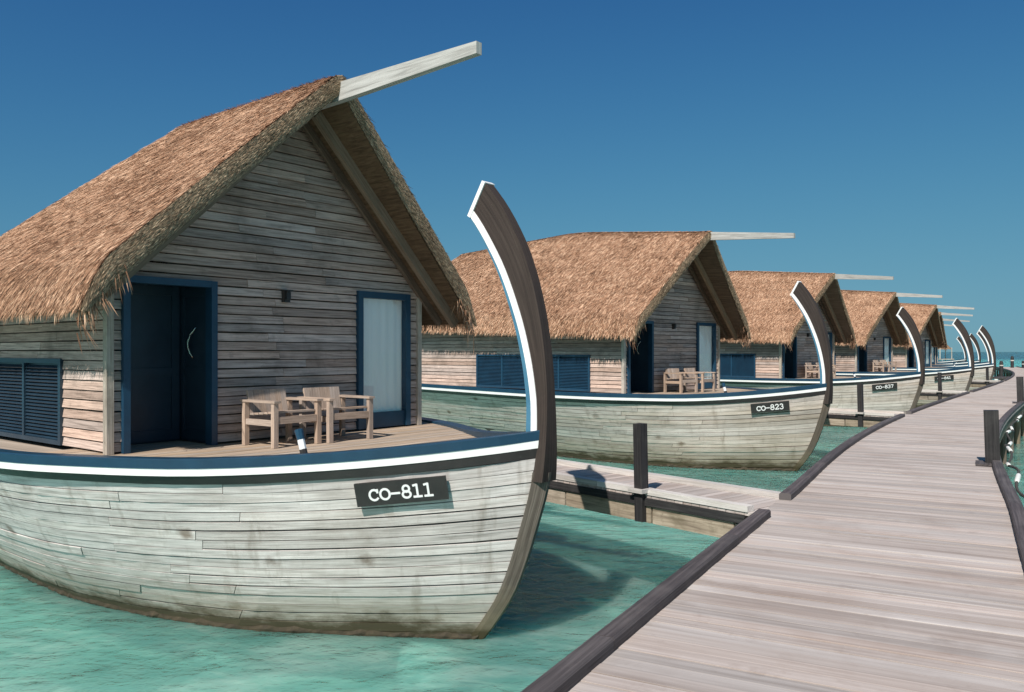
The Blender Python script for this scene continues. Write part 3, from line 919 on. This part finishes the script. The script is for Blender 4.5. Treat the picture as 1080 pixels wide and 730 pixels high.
    # wall lamp
    lm = MB(); lm.box((.05, -.10, CAMZ + .78), (.08, .09, .16)); lm.box((.09, -.10, CAMZ + .79), (.06, .07, .11)); lm.box((.10, -.10, CAMZ + .86), (.12, .10, .02))
    lm.build('wall_lamp', M['black'], root)

def make_beam(root, tilt, base_z, length=2.5, u0=.2):
    mb = MB()
    n = 8; G = []; ue = 1.14 + length
    for i in range(n + 1):
        t = i / n; u = u0 + (ue - u0) * t
        z = base_z - tilt * (u - 1.14)
        h = .125 - .055 * max(0, (u - 1.14) / length); w = .055 - .008 * t
        G.append([Vector((u, -w, z - h)), Vector((u, w, z - h)), Vector((u, w, z + h)), Vector((u, -w, z + h)), Vector((u, -w, z - h))])
    mb.grid(G, [[(r[0].x, j * .2) for j in range(5)] for r in G], flip=True)
    mb.add(G[0][:4], [(0, 1, 2, 3)], [[(0, 0)] * 4]); mb.add(G[-1][:4], [(3, 2, 1, 0)], [[(0, 0), (0, .1), (.1, .1), (.1, 0)]])
    return mb.build('ridge_beam', M['beam'], root)

# ------------------------------------------------------------------ number plate
def arc(cx, cy, rx, ry, a0, a1, n=14):
    return [(cx + rx * math.cos(math.radians(a0 + (a1 - a0) * i / n)), cy + ry * math.sin(math.radians(a0 + (a1 - a0) * i / n))) for i in range(n + 1)]
GLY = {
    'C': [arc(.42, .42, .36, .42, 48, 318), [(.70, .84), (.70, .60)]],
    'O': [arc(.42, .42, .37, .42, 0, 360, 20)],
    '-': [[(.08, .42), (.72, .42)]],
    '8': [arc(.40, .72, .25, .26, 0, 360, 16), arc(.40, .25, .31, .27, 0, 360, 18)],
    '1': [[(.12, .92), (.40, .98), (.40, .0)], [(.10, .0), (.72, .0)]],
    '2': [arc(.40, .70, .28, .28, 165, -35) + [(.10, .02)], [(.10, .0), (.70, .0), (.70, .14)]],
    '3': [arc(.38, .73, .25, .25, 160, -80), arc(.38, .25, .30, .27, 80, -160)],
    '7': [[(.10, .82), (.10, .96), (.70, .96), (.34, .0)]],
    '4': [[(.56, .0), (.56, .98), (.08, .30), (.76, .30)], [(.36, .0), (.76, .0)]],
}
def lettering(text, height, wt):
    mb = MB(); x = 0
    for ch in text:
        for st in GLY[ch]:
            for a, b in zip(st[:-1], st[1:]):
                a = Vector((x + a[0], a[1])); b = Vector((x + b[0], b[1])); d = b - a
                if d.length < 1e-6: continue
                d.normalize(); s = Vector((-d.y, d.x)) * wt * .5; e = d * wt * .3
                q = [a - e - s, b + e - s, b + e + s, a - e + s]
                V = [(p.x * height, p.y * height, 0) for p in q] + [(p.x * height, p.y * height, .004) for p in q]
                mb.add(V, [(4, 5, 6, 7), (0, 1, 5, 4), (1, 2, 6, 5), (2, 3, 7, 6), (3, 0, 4, 7)], [[(0, 0)] * 4] * 5)
        x += .86
    wid = (x - .04) * height
    for i, v in enumerate(mb.v): mb.v[i] = (v[0] - wid / 2, v[1] - height * .48, v[2] + (i % 7) * .00004)
    return mb
def make_plate(root, H, text, d0=1.14, drop=.46, wid=1.0, hgt=.26):
    z = H.sheer(H.ub - d0) - drop
    side = -1
    p = H.pt(d0, z, side); n = H.normal(d0, z, side)
    t = (H.pt(d0 - .45, H.sheer(H.ub - d0 + .45) - drop, side) - H.pt(d0 + .45, H.sheer(H.ub - d0 - .45) - drop, side)).normalized()
    up = n.cross(t).normalized()
    if up.z < 0: up = -up
    n = t.cross(up).normalized()
    if n.y > 0: n = -n
    R = Matrix((t, up, n)).transposed()
    mb = MB(); mb.box((0, 0, 0), (wid, hgt, .03))
    pl = mb.build('number_plate', M['black'], root)
    pl.matrix_local = Matrix.Translation(p + n * .058) @ R.to_4x4()
    lt = lettering(text, hgt * .53, .17).build('plate_lettering', M['white'], pl)
    lt.location = (0, 0, .0165)

# ------------------------------------------------------------------ armchair
def make_chair():
    root = empty('armchair')
    parts = []
    W, Dp = .78, .66
    for sx in (0, 1):
        for sy in (-1, 1):
            mb = MB(); h = .565
            mb.box(((Dp - .05) * sx + .03, sy * (W / 2 - .045), h / 2), (.062, .068, h), None, 2)
            parts.append(mb.build('leg', M['chair'], root))
    for sy in (-1, 1):
        mb = MB(); mb.box((Dp / 2 - .0, sy * (W / 2 - .05),   .580), (Dp + .07, .10, .03)); parts.append(mb.build('arm', M['chair'], root))
        mb = MB(); mb.box((Dp / 2 , sy * (W / 2 - .045), .31), (Dp - .12, .04, .075)); parts.append(mb.build('side_rail', M['chair'], root))
    mb = MB(); mb.box((Dp - .02 + .005, 0, .345), (.035, W - .17, .09), None, 1); parts.append(mb.build('front_rail', M['chair'], root))
    for i in range(6):
        mb = MB(); mb.box((.10 + i * .098, 0, .405 + .008 * i), (.085, W - .175, .024), None, 1); parts.append(mb.build('seat_slat', M['chair'], root))
    lean = Matrix.Rotation(math.radians(-12), 3, 'Y')
    for i in range(7):
        mb = MB(); y = -W / 2 + .13 + i * (W - .26) / 6
        mb.box(Vector((.06, y, .40)) + lean @ Vector((0, 0, .16)), (.022, .084, .32), lean, 2); parts.append(mb.build('back_slat', M['chair'], root))
    mb = MB(); mb.box(Vector((.06, 0, .40)) + lean @ Vector((-.025, 0, .28)), (.03, W - .2, .06), lean, 1); parts.append(mb.build('back_rail', M['chair'], root))
    KIDS[root.name] = parts
    return root

# ------------------------------------------------------------------ the row of boats
# apex of each gable (x, y), heading below the x axis (deg), extra bow length
A = 1.14
def house_origin(ax, ay, ang):
    c, s = math.cos(math.radians(ang)), -math.sin(math.radians(ang))
    return (ax - A * c, ay - A * s)
BOATS = [
    (-2.29, 11.01, 38.8, .00, 'CO-811'),
    (5.85, 24.70, 45.2, .36, 'CO-823'),
    (14.76, 37.90, 47.0, .60, 'CO-837'),
    (23.20, 49.90, 47.0, 1.00, 'CO-841'),
    (32.60, 63.30, 46.0, .75, None),
    (39.0, 74.9, 45.0, .75, None),
    (46.4, 88.7, 44.0, .40, None),
    (53.4, 104.0, 44.0, .40, None),
]
ORD = ['nearest', 'second', 'third', 'fourth', 'fifth', 'sixth', 'seventh', 'eighth']
LAB = [
    'nearest and largest weathered houseboat with thatched hut, number plate CO-811',
    'second thatched houseboat from the left, just beyond the first pier, plate CO-823',
    'third thatched houseboat in the row, partly behind the bow of the second',
    'fourth thatched houseboat in the row, its bow beside the narrowing boardwalk',
    'fifth thatched houseboat, the last whose roof shows fully, rightmost bow post',
    'sixth houseboat, far in the row, mostly hidden behind the fifth',
    'seventh houseboat, far off, only bow and ridge beam showing',
    'last and smallest houseboat at the far end of the row',
]
RIDGE1 = [(1.14, TOPZ + .08), (-2.65, TOPZ + .08)]
RIDGE2 = [(1.30, TOPZ - .02), (-3.95, TOPZ + .50), (-9.8, TOPZ + .25)]
def build_boat(i, near):
    ax, ay, ang, du, plate = BOATS[i]
    ox, oy = house_origin(ax, ay, ang)
    root = empty('houseboat', (ox, oy, 0), -math.radians(ang))
    tag(root, LAB[i], 'houseboat', 'thatched houseboats moored along the boardwalk')
    H = Hull(17.0 if i == 0 else 20.0, du)
    Ulen = 5.3 if i == 0 else 10.3
    make_hull(root, H, 20, near)
    make_rails(root, H)
    make_stem(root, H)
    make_deck(root, H, near, 1.0)
    R = Roof(RIDGE1, 2.75, 0.0) if i == 0 else Roof(RIDGE2, 2.0, .035, 1.30, .80)
    make_roof(root, R, 7000 if near else 2000, 1.0 if near else 1.7)
    make_walls(root, R, near, Ulen)
    make_beam(root, -.012 if i == 0 else .095, TOPZ - .20, 2.45 if i == 0 else 2.8)
    if plate: make_plate(root, H, plate)
    # mooring bitt on the side deck
    mb = MB()
    bd = 2.15; bp = H.sheer_pt(bd, -1); b0 = Vector((bp.x - .05, bp.y + .16, DECK - .02))
    tip = b0 + Vector((-.10, -.03, .38))
    mb.tube([b0, b0 + (tip - b0) * .42], .042, 8); 
    bt = mb.build('mooring_bitt', M['black'], root)
    mb = MB(); mb.tube([b0 + (tip - b0) * .42, b0 + (tip - b0) * .70], .040, 8); mb.build('bitt_band', M['white'], bt)
    mb = MB(); mb.tube([b0 + (tip - b0) * .70, b0 + (tip - b0) * .98, tip], [.042, .05, .03], 8); mb.build('bitt_head', M['navy'], bt)
    return root, H

roots = []
r0, H0 = build_boat(0, True); roots.append(r0)
r1, H1 = build_boat(1, False); roots.append(r1)
def kids(o): return [c for c in bpy.data.objects if c.parent is o]
def clone(src, parent=None):
    c = src.copy(); COL.objects.link(c); c.parent = parent
    for ch in CH.get(src.name, []): clone(ch, c)
    return c
CH = {}
for o in list(bpy.data.objects):
    if o.parent is not None: CH.setdefault(o.parent.name, []).append(o)
for i in range(2, len(BOATS)):
    ax, ay, ang, du, plate = BOATS[i]
    ox, oy = house_origin(ax, ay, ang)
    c = r1.copy(); COL.objects.link(c)
    c.location = (ox, oy, 0); c.rotation_euler = (0, 0, -math.radians(ang))
    tag(c, LAB[i], 'houseboat', 'thatched houseboats moored along the boardwalk')
    for ch in CH[r1.name]:
        if ch.name.split('.')[0] == 'number_plate':
            if plate: make_plate(c, H1, plate)
            continue
        k = clone(ch, c)
    # longer fore decks further along the row: slide the hut aft on its hull
    if du > .4:
        sh = du - .36
        c.location = (ox + sh * math.cos(math.radians(ang)), oy - sh * math.sin(math.radians(ang)), 0)
        for ch in [o for o in bpy.data.objects if o.parent is c]:
            if ch.name.split('.')[0] in ('roof', 'gable_wall', 'side_wall', 'louvre_shutter', 'corner_post', 'rear_wall', 'entrance', 'glazed_door', 'ridge_beam', 'wall_lamp'):
                ch.location.x -= sh
    roots.append(c)

for fx, fy, fr_, ft in ((3.0, -.25, .34, -.10), (.3, -1.15, .38, -.16), (-3.2, -1.3, .4, -.14)):
    mb = MB(); mb.tube([(fx, fy, -.85), (fx, fy, -.5), (fx + .03, fy, ft - .12), (fx + .03, fy + .02, ft)], [fr_ * 1.25, fr_ * 1.1, fr_, fr_ * .7], 14)
    mb.build('footing', M['pale'], r0, True)
chair0 = make_chair()
CHLAB = ['nearest', 'second', 'third', 'fourth']
first = True
for i in range(4):
    ax, ay, ang, du, plate = BOATS[i]
    ox, oy = house_origin(ax, ay, ang)
    c, s = math.cos(math.radians(ang)), -math.sin(math.radians(ang))
    for k, (u, w) in enumerate(((.34, -.62), (.40, .25))):
        ch = chair0 if first else copy_tree(chair0)
        first = False
        ch.location = (ox + u * c - w * s, oy + u * s + w * c, DECK)
        jit = [(.03, -.02), (-.12, .05), (.10, .16), (-.05, -.14)][i][k]
        ch.rotation_euler = (0, 0, -math.radians(ang) + jit)
        tag(ch, 'wooden slatted armchair %s on the deck of the %s houseboat' % (('beside the dark entrance' , 'in front of the glazed door')[k], CHLAB[i]), 'chair', 'pairs of armchairs on the boat decks')

# ------------------------------------------------------------------ boardwalk
JZ = CAMZ - 1.83
LEFT = [(-3.9, -3.1), (-2.0, .45), (.127, 4.41), (3.01, 9.65), (3.62, 10.69), (5.74, 14.77), (8.95, 20.16), (13.4, 26.83), (20.2, 36.4), (29.6, 49.5), (40.5, 66.0), (49.5, 82.0), (58, 99)]
WJ = 2.60
def resample(pts, step):
    P = [Vector((x, y, 0)) for x, y in pts]
    out = []
    for i in range(len(P) - 1):
        p0 = P[max(i - 1, 0)]; p1 = P[i]; p2 = P[i + 1]; p3 = P[min(i + 2, len(P) - 1)]
        for k in range(40):
            t = k / 40
            out.append(.5 * ((2 * p1) + (-p0 + p2) * t + (2 * p0 - 5 * p1 + 4 * p2 - p3) * t * t + (-p0 + 3 * p1 - 3 * p2 + p3) * t ** 3))
    out.append(P[-1])
    # smooth a little, then even steps
    for _ in range(700):
        out = [out[0]] + [(out[i - 1] + out[i] * 2 + out[i + 1]) * .25 for i in range(1, len(out) - 1)] + [out[-1]]
    res = [out[0]]; acc = 0
    for a, b in zip(out[:-1], out[1:]):
        L = (b - a).length
        while acc + L >= step:
            a = a + (b - a).normalized() * (step - acc); L = (b - a).length; acc = 0; res.append(a.copy())
        acc += L
    return res
PITCH = .145
EDGE = resample(LEFT, PITCH)
def tan(i):
    a = EDGE[max(0, i - 12)]; b = EDGE[min(len(EDGE) - 1, i + 12)]
    return (b - a).normalized()
def across(i):
    t = tan(i); return Vector((t.y, -t.x, 0))

bw = empty('boardwalk', (0, 0, 0)); tag(bw, kind='structure')
plank_me = []
for v in range(8):
    mb = MB()
    # bevelled plank: length along y
    L, wd, th, bv = WJ - .0, PITCH - random.uniform(.005, .009), .045, .0012
    ny = 6; G = []
    bend = random.uniform(-.004, .004)
    for k in range(ny + 1):
        y = L * k / ny; z = bend * math.sin(math.pi * k / ny)
        x = random.uniform(-.0012, .0012)
        sec = [(-wd / 2, -th), (-wd / 2, -bv), (-wd / 2 + bv, 0), (wd / 2 - bv, 0), (wd / 2, -bv), (wd / 2, -th), (-wd / 2, -th)]
        G.append([Vector((x + a, y, z + b)) for a, b in sec])
    of = random.random() * 20
    uo = [0, .04, .05, .19, .2, .24, .38]
    mb.grid(G, [[(r[0].y + of, uo[j]) for j in range(7)] for r in G])
    mb.add(G[0][:6], [(0, 1, 2, 3, 4, 5)], [[(0, 0)] * 6]); mb.add(G[-1][:6], [(5, 4, 3, 2, 1, 0)], [[(0, 0)] * 6])
    plank_me.append(mb)
tmp = [mb.build('plank', M['jetty'], None) for mb in plank_me]
plank_meshes = [o.data for o in tmp]
for o in tmp: bpy.data.objects.remove(o)
restmb = MB()
cnt = 0
for i, p in enumerate(EDGE):
    if p.y < 2.2: 
        continue
    a = across(i); t = tan(i)
    ang = math.atan2(a.y, a.x) - math.pi / 2
    z = JZ + random.uniform(-.0025, .0025)
    if cnt < 300:
        o = obj('plank', plank_meshes[random.randrange(8)], bw)
        o.location = (p.x, p.y, z); o.rotation_euler = (random.uniform(-.002, .002), random.uniform(-.01, .01), ang + random.uniform(-.002, .002))
        cnt += 1
    else:
        R = Matrix.Rotation(ang, 3, 'Z')
        restmb.box(Vector((p.x, p.y, z - .0225)) + a * WJ / 2, (PITCH - .008, WJ, .045), R, 1)
o = restmb.build('plank_decking', M['jetty'], bw); o['kind'] = 'stuff'
# carrier under the planks and side beams
def ribbon(name, off, wdt, z0, z1, mat, i0, i1, parent, seg=14, gap=.004):
    """timber lengths laid along the edge at an offset"""
    i = i0
    while i < i1:
        j = min(i1, i + seg)
        mb = MB(); G = []
        for k in range(i, j + 1, 2 if j - i > 2 else 1):
            a = across(k); p = EDGE[k] + a * off; q = p + a * wdt
            sh = tan(k) * (gap if k == i else (-gap if k >= j - 1 else 0))
            p = p + sh; q = q + sh; b = min(.02, (z1 - z0) * .2)
            G.append([Vector((p.x, p.y, z0)), Vector((p.x, p.y, z1 - b)), Vector((p.x + a.x * b, p.y + a.y * b, z1)), Vector((q.x - a.x * b, q.y - a.y * b, z1)), Vector((q.x, q.y, z1 - b)), Vector((q.x, q.y, z0)), Vector((p.x, p.y, z0))])
        mb.grid(G, [[(n * .29, jj * .09) for jj in range(7)] for n in range(len(G))])
        mb.add(G[0][:6], [(0, 1, 2, 3, 4, 5)], [[(0, 0)] * 6]); mb.add(G[-1][:6], [(5, 4, 3, 2, 1, 0)], [[(0, 0)] * 6])
        mb.build(name, mat, parent)
        i = j
i_start = next(i for i, p in enumerate(EDGE) if p.y > 2.2)
NE = len(EDGE) - 1
ribbon('edge_beam', .03, .12, JZ - .30, JZ - .05, M['frame'], i_start, NE, bw, 60)
ribbon('edge_beam', WJ - .15, .12, JZ - .30, JZ - .05, M['frame'], i_start, NE, bw, 60)
ribbon('middle_beam', WJ * .5 - .07, .14, JZ - .28, JZ - .05, M['frame'], i_start, NE, bw, 60)

# ------------------------------------------------------------------ finger piers
POSTS = [(1.67, 10.62), (10.2, 24.0), (19.2, 36.8), (29.1, 50.2)]
FW = 1.16
gaps = []
fing_dir = [Vector((-.640, .768, 0)), Vector((-.69, .724, 0)), Vector((-.70, .714, 0)), Vector((-.70, .714, 0))]
ORDP = ['nearest', 'second', 'third', 'farthest']
for k, ((px, py), fd) in enumerate(zip(POSTS, fing_dir)):
    fd = fd.normalized(); P = Vector((px, py, 0))
    # root: where the near edge meets the boardwalk edge
    best = None
    for i, e in enumerate(EDGE):
        v = e - P; along = v.dot(-fd); lat = (v - (-fd) * along).length
        if best is None or lat < best[0]: best = (lat, i, along)
    ir = best[1]; along = best[2]
    near = P + (-fd) * along                         # near-edge start
    sd = Vector((fd.y, -fd.x, 0))                    # to the far edge
    if sd.y < 0: sd = -sd
    root_len = 7.5
    fp = empty('finger_pier', (near.x, near.y, 0), math.atan2(fd.y, fd.x))
    tag(fp, '%s narrow timber boarding pier %s, joined to the boardwalk' % (ORDP[k], ['between the first two houseboats', 'between the second and third houseboats', 'between the third and fourth houseboats', 'beside the fifth houseboat'][k]), 'pier', 'boarding piers between the houseboats')
    ysg = 1 if (Matrix.Rotation(math.atan2(fd.y, fd.x), 3, 'Z') @ Vector((0, 1, 0))).dot(sd) > 0 else -1
    # local: x out along the pier, y*ysg from near edge to far edge
    x = -.35
    jn = MB()
    while x < root_len:
        mb = MB() if k == 0 else jn
        mb.box((x, ysg * FW / 2, JZ - .03 + random.uniform(-.003, .003)), (.118, FW - .02, .04), Matrix.Rotation(random.uniform(-.004, .004), 3, 'Z'), 1)
        if k == 0: mb.build('plank', M['jetty'], fp)
        x += .126
    if k: 
        o = jn.build('plank_decking', M['jetty'], fp); o['kind'] = 'stuff'
    for yy, x0 in ((.06, .16), (FW - .06, .30)):
        xx = x0
        while xx < root_len - .1:
            L = min(2.4, root_len - xx)
            mb = MB(); mb.box((xx + L / 2, ysg * yy, JZ + .025), (L - .008, .13, .07), None, 0); mb.build('kerb', M['pale'], fp); xx += L
    for yy in (.02, FW - .02):
        mb = MB(); mb.box((root_len / 2 + .1, ysg * yy, JZ - .10), (root_len - .2, .07, .10)); mb.build('edge_beam', M['blackpost'], fp)
    # under-frame: stringers, cross bearers with pale ends, piles
    mb = MB(); mb.box((root_len / 2, ysg * FW * .5, JZ - .25), (root_len - .3, .12, .2)); mb.build('stringer', M['frame'], fp)
    xx = .35
    for L in (1.25, 1.6, 2.1, 1.9):
        mb = MB(); mb.box((xx + L / 2, ysg * .04, JZ - .265), (L - .03, .05, .21)); mb.build('fascia_board', M['fascia'], fp); xx += L
    x = .5
    while x < root_len - .2:
        mb = MB(); mb.box((x, ysg * FW * .5, JZ - .24), (.34 + random.uniform(-.05, .12), FW - .10, .12), None, 1)
        mb.build('cross_bearer', M['deck'] if random.random() < .35 else M['frame'], fp); x += random.uniform(.5, .75)
    x = 6.2
    while x < root_len:
        for yy in (FW - .22,):
            mb = MB(); mb.tube([(x, ysg * yy, JZ - .16), (x, ysg * yy, -1.75)], .07, 10); mb.build('pile', M['frame'], fp)
        x += 2.6
    # opening in the boardwalk kerb
    far = near + sd * FW
    i2 = min(range(len(EDGE)), key=lambda i: (EDGE[i] - far).length)
    gaps.append((min(ir, i2) , max(ir, i2)))
    # bollard
    bl = empty('bollard_post', (px, py, JZ - .4), 0)
    tag(bl, 'square black bollard post on the edge of the %s boarding pier' % ORDP[k], 'bollard', 'black bollard posts along piers and boardwalk')
    hgt = .90
    rz = math.atan2(fd.y, fd.x)
    mb = MB(); mb.box((0, 0, (hgt + .4) / 2 + .02), (.13, .13, hgt + .36), Matrix.Rotation(rz, 3, 'Z') @ Matrix.Rotation(.025, 3, 'Y'), 2); mb.build('shaft', M['blackpost'], bl)
    mb = MB(); mb.box((0, 0, .4 + .04), (.24, .24, .05), Matrix.Rotation(rz, 3, 'Z'), 0); mb.build('collar', M['pale'], bl)

# boardwalk kerbs, left side with openings
i = i_start
for g0, g1 in sorted(gaps):
    ribbon('kerb', .0, .145, JZ + .004, JZ + .085, M['kerb'], i, g0, bw, 22)
    i = g1
ribbon('kerb', .0, .145, JZ + .004, JZ + .085, M['kerb'], i, NE, bw, 22)
ribbon('kerb', WJ - .145, .145, JZ + .004, JZ + .085, M['kerb'], i_start, NE, bw, 22)
for i in range(i_start + 10, NE, 22):
    for off in (.25, WJ - .25):
        p = EDGE[i] + across(i) * off
        mb = MB(); mb.tube([(p.x, p.y, JZ - .06), (p.x, p.y, -1.75)], .10, 10); mb.build('pile', M['frame'], bw)

# posts on the right edge
RP = [(7.78, 13.3, .80, 'square black bollard post nearest on the right edge of the boardwalk'), (17.75, 29.3, .86, 'second black bollard post farther along the right boardwalk edge')]
for (px, py, hgt, lab) in RP:
    i = min(range(len(EDGE)), key=lambda i: (EDGE[i] - Vector((px, py, 0))).length)
    p = EDGE[i] + across(i) * (WJ - .10)
    i = min(range(len(EDGE)), key=lambda j: abs((Vector((px, py, 0)) - EDGE[j]).dot(tan(j))))
    p = EDGE[i] + across(i) * (WJ - .14)
    bl = empty('bollard_post', (p.x, p.y, JZ - .02), 0); tag(bl, lab, 'bollard', 'black bollard posts along piers and boardwalk')
    rz = math.atan2(tan(i).y, tan(i).x)
    mb = MB(); mb.box((0, 0, hgt / 2 + .05), (.21, .21, hgt + .1), Matrix.Rotation(rz, 3, 'Z') @ Matrix.Rotation(-.03, 3, 'X'), 2); mb.build('shaft', M['blackpost'], bl)
    mb = MB(); mb.box((-.08, -.02, .13 - .09), (.5, .34, .03), Matrix.Rotation(rz, 3, 'Z')); mb.build('base_plate', M['kerb'], bl)

# float line along the right edge of the boardwalk
fl = empty('float_line', (0, 0, 0)); tag(fl, 'rope strung with white floats hung along the right side of the boardwalk', 'float line')
ia = min(range(len(EDGE)), key=lambda i: abs(EDGE[i].y - 11.6)); ib = min(range(len(EDGE)), key=lambda i: abs(EDGE[i].y - 26.5))
ia -= 4
pts = []
for i in range(ia, ib, 2):
    f = (i - ia) / (ib - ia)
    p = EDGE[i] + across(i) * (WJ + .16 + .05 * math.sin(f * 40))
    pts.append(Vector((p.x, p.y, JZ - .08 + .05 * math.cos(f * 2 * math.pi * 5))))
mb = MB(); mb.tube(pts, .022, 6); mb.build('rope', M['rope'], fl)
for k in range(2, len(pts) - 3, 7):
    a, b = pts[k], pts[k + 2]
    mb = MB(); mb.tube([a, a + (b - a) * .15, a + (b - a) * .85, b], [.02, .036, .036, .02], 10); mb.build('float', M['float'], fl, True)

# rubber fender on the second pier
fe = MB(); fe.tube([(8.95, 25.0, JZ - .1), (8.95, 25.0, JZ), (8.95, 25.0, JZ + .32), (8.95, 25.0, JZ + .40)], [.1, .16, .16, .1], 12)
tag(fe.build('rubber_fender', M['rubber'], None, True), 'small black rubber fender by the bow of the second houseboat', 'fender')

# ------------------------------------------------------------------ far end
def far_post(x, y, h, lab):
    bl = empty('mooring_pile', (x, y, -1.7)); tag(bl, lab, 'pile', 'far mooring piles')
    mb = MB(); mb.tube([(0, 0, 0), (0.03, 0, 1.7 + h * .92), (0.03, 0, 1.7 + h)], [.20, .17, .12], 10); mb.build('shaft', M['blackpost'], bl)
    mb = MB(); mb.tube([(0.03, 0, 1.7 + h * .80), (0.03, 0, 1.7 + h * .84)], .19, 10); mb.build('band', M['pale'], bl)
far_post(47.4, 79.5, 2.4, 'dark mooring pile just right of the last bows')
far_post(57.0, 93.5, 2.8, 'dark mooring pile beside the far white dinghy')
far_post(62.0, 99.5, 2.2, 'rightmost dark mooring pile at the picture edge')

def dinghy(x, y, rz, lab, L=4.6):
    r = empty('dinghy', (x, y, 0), rz); tag(r, lab, 'boat')
    mb = MB(); G = []
    for i in range(15):
        t = i / 14; u = -L / 2 + L * t
        hw = .85 * math.sqrt(max(.0, 1 - max(0, (t - .35) / .65) ** 2.2)) * (0.85 + .15 * min(1, t / .3)) + .01
        zs = .55 + .22 * t * t
        G.append([Vector((u, -hw, zs)), Vector((u, -hw * .92, .2)), Vector((u, -hw * .5, -.2)), Vector((u, hw * .5, -.2)), Vector((u, hw * .92, .2)), Vector((u, hw, zs)), Vector((u, hw * .86, zs)), Vector((u, hw * .7, .12)), Vector((u, -hw * .7, .12)), Vector((u, -hw * .86, zs)), Vector((u, -hw, zs))])
    mb.grid(G, [[(0, 0)] * 11 for _ in G]); mb.add(G[0][:6], [(0, 1, 2, 3, 4, 5)], [[(0, 0)] * 6])
    mb.build('hull', M['white'], r)
    for u in (-1.2, .2):
        mb = MB(); mb.box((u, 0, .42), (.28, 1.35, .04)); mb.build('thwart', M['chair'], r)
    mb = MB(); mb.box((-L / 2 - .1, 0, .62), (.25, .3, .5)); mb.box((-L / 2 - .12, 0, .1), (.1, .12, .6)); mb.build('outboard_motor', M['black'], r)
dinghy(55.0, 90.0, .5, 'small white dinghy moored at the far right end')
# dark landing stage
ls = empty('landing_stage', (45.5, 74.0, 0), .25); tag(ls, 'low dark landing stage beyond the end of the boardwalk', 'landing stage')
mb = MB(); mb.box((0, 0, .95), (5.2, 2.0, .16)); mb.build('platform', M['kerb'], ls)
for xx in (-2.3, 0, 2.3):
    for yy in (-.8, .8):
        mb = MB(); mb.tube([(xx, yy, .9), (xx, yy, -1.75)], .1, 8); mb.build('pile', M['frame'], ls)

# far thatched pavilion
pv = empty('pavilion', (104.0, 198.0, 0)); tag(pv, 'tiny far thatched pavilion on the lagoon beyond the row', 'pavilion')
mb = MB(); n = 12
V = [(0, 0, 6.0)] + [(2.0 * math.cos(k * 2 * math.pi / n), 2.0 * math.sin(k * 2 * math.pi / n), 3.9) for k in range(n)]
mb.add(V, [(0, k + 1, (k + 1) % n + 1) for k in range(n)] + [tuple(range(n, 0, -1))], [[(0, 0)] * 3] * n + [[(0, 0)] * n]); mb.build('roof', M['thatchbody'], pv)
for xx in (-1.4, 1.4):
    for yy in (-1.4, 1.4):
        mb = MB(); mb.tube([(xx, yy, -1.7), (xx, yy, 4.3)], .12, 8); mb.build('post', M['post'], pv)
mb = MB(); mb.box((0, 0, 1.5), (3.6, 3.6, .2)); mb.build('floor', M['deck'], pv)
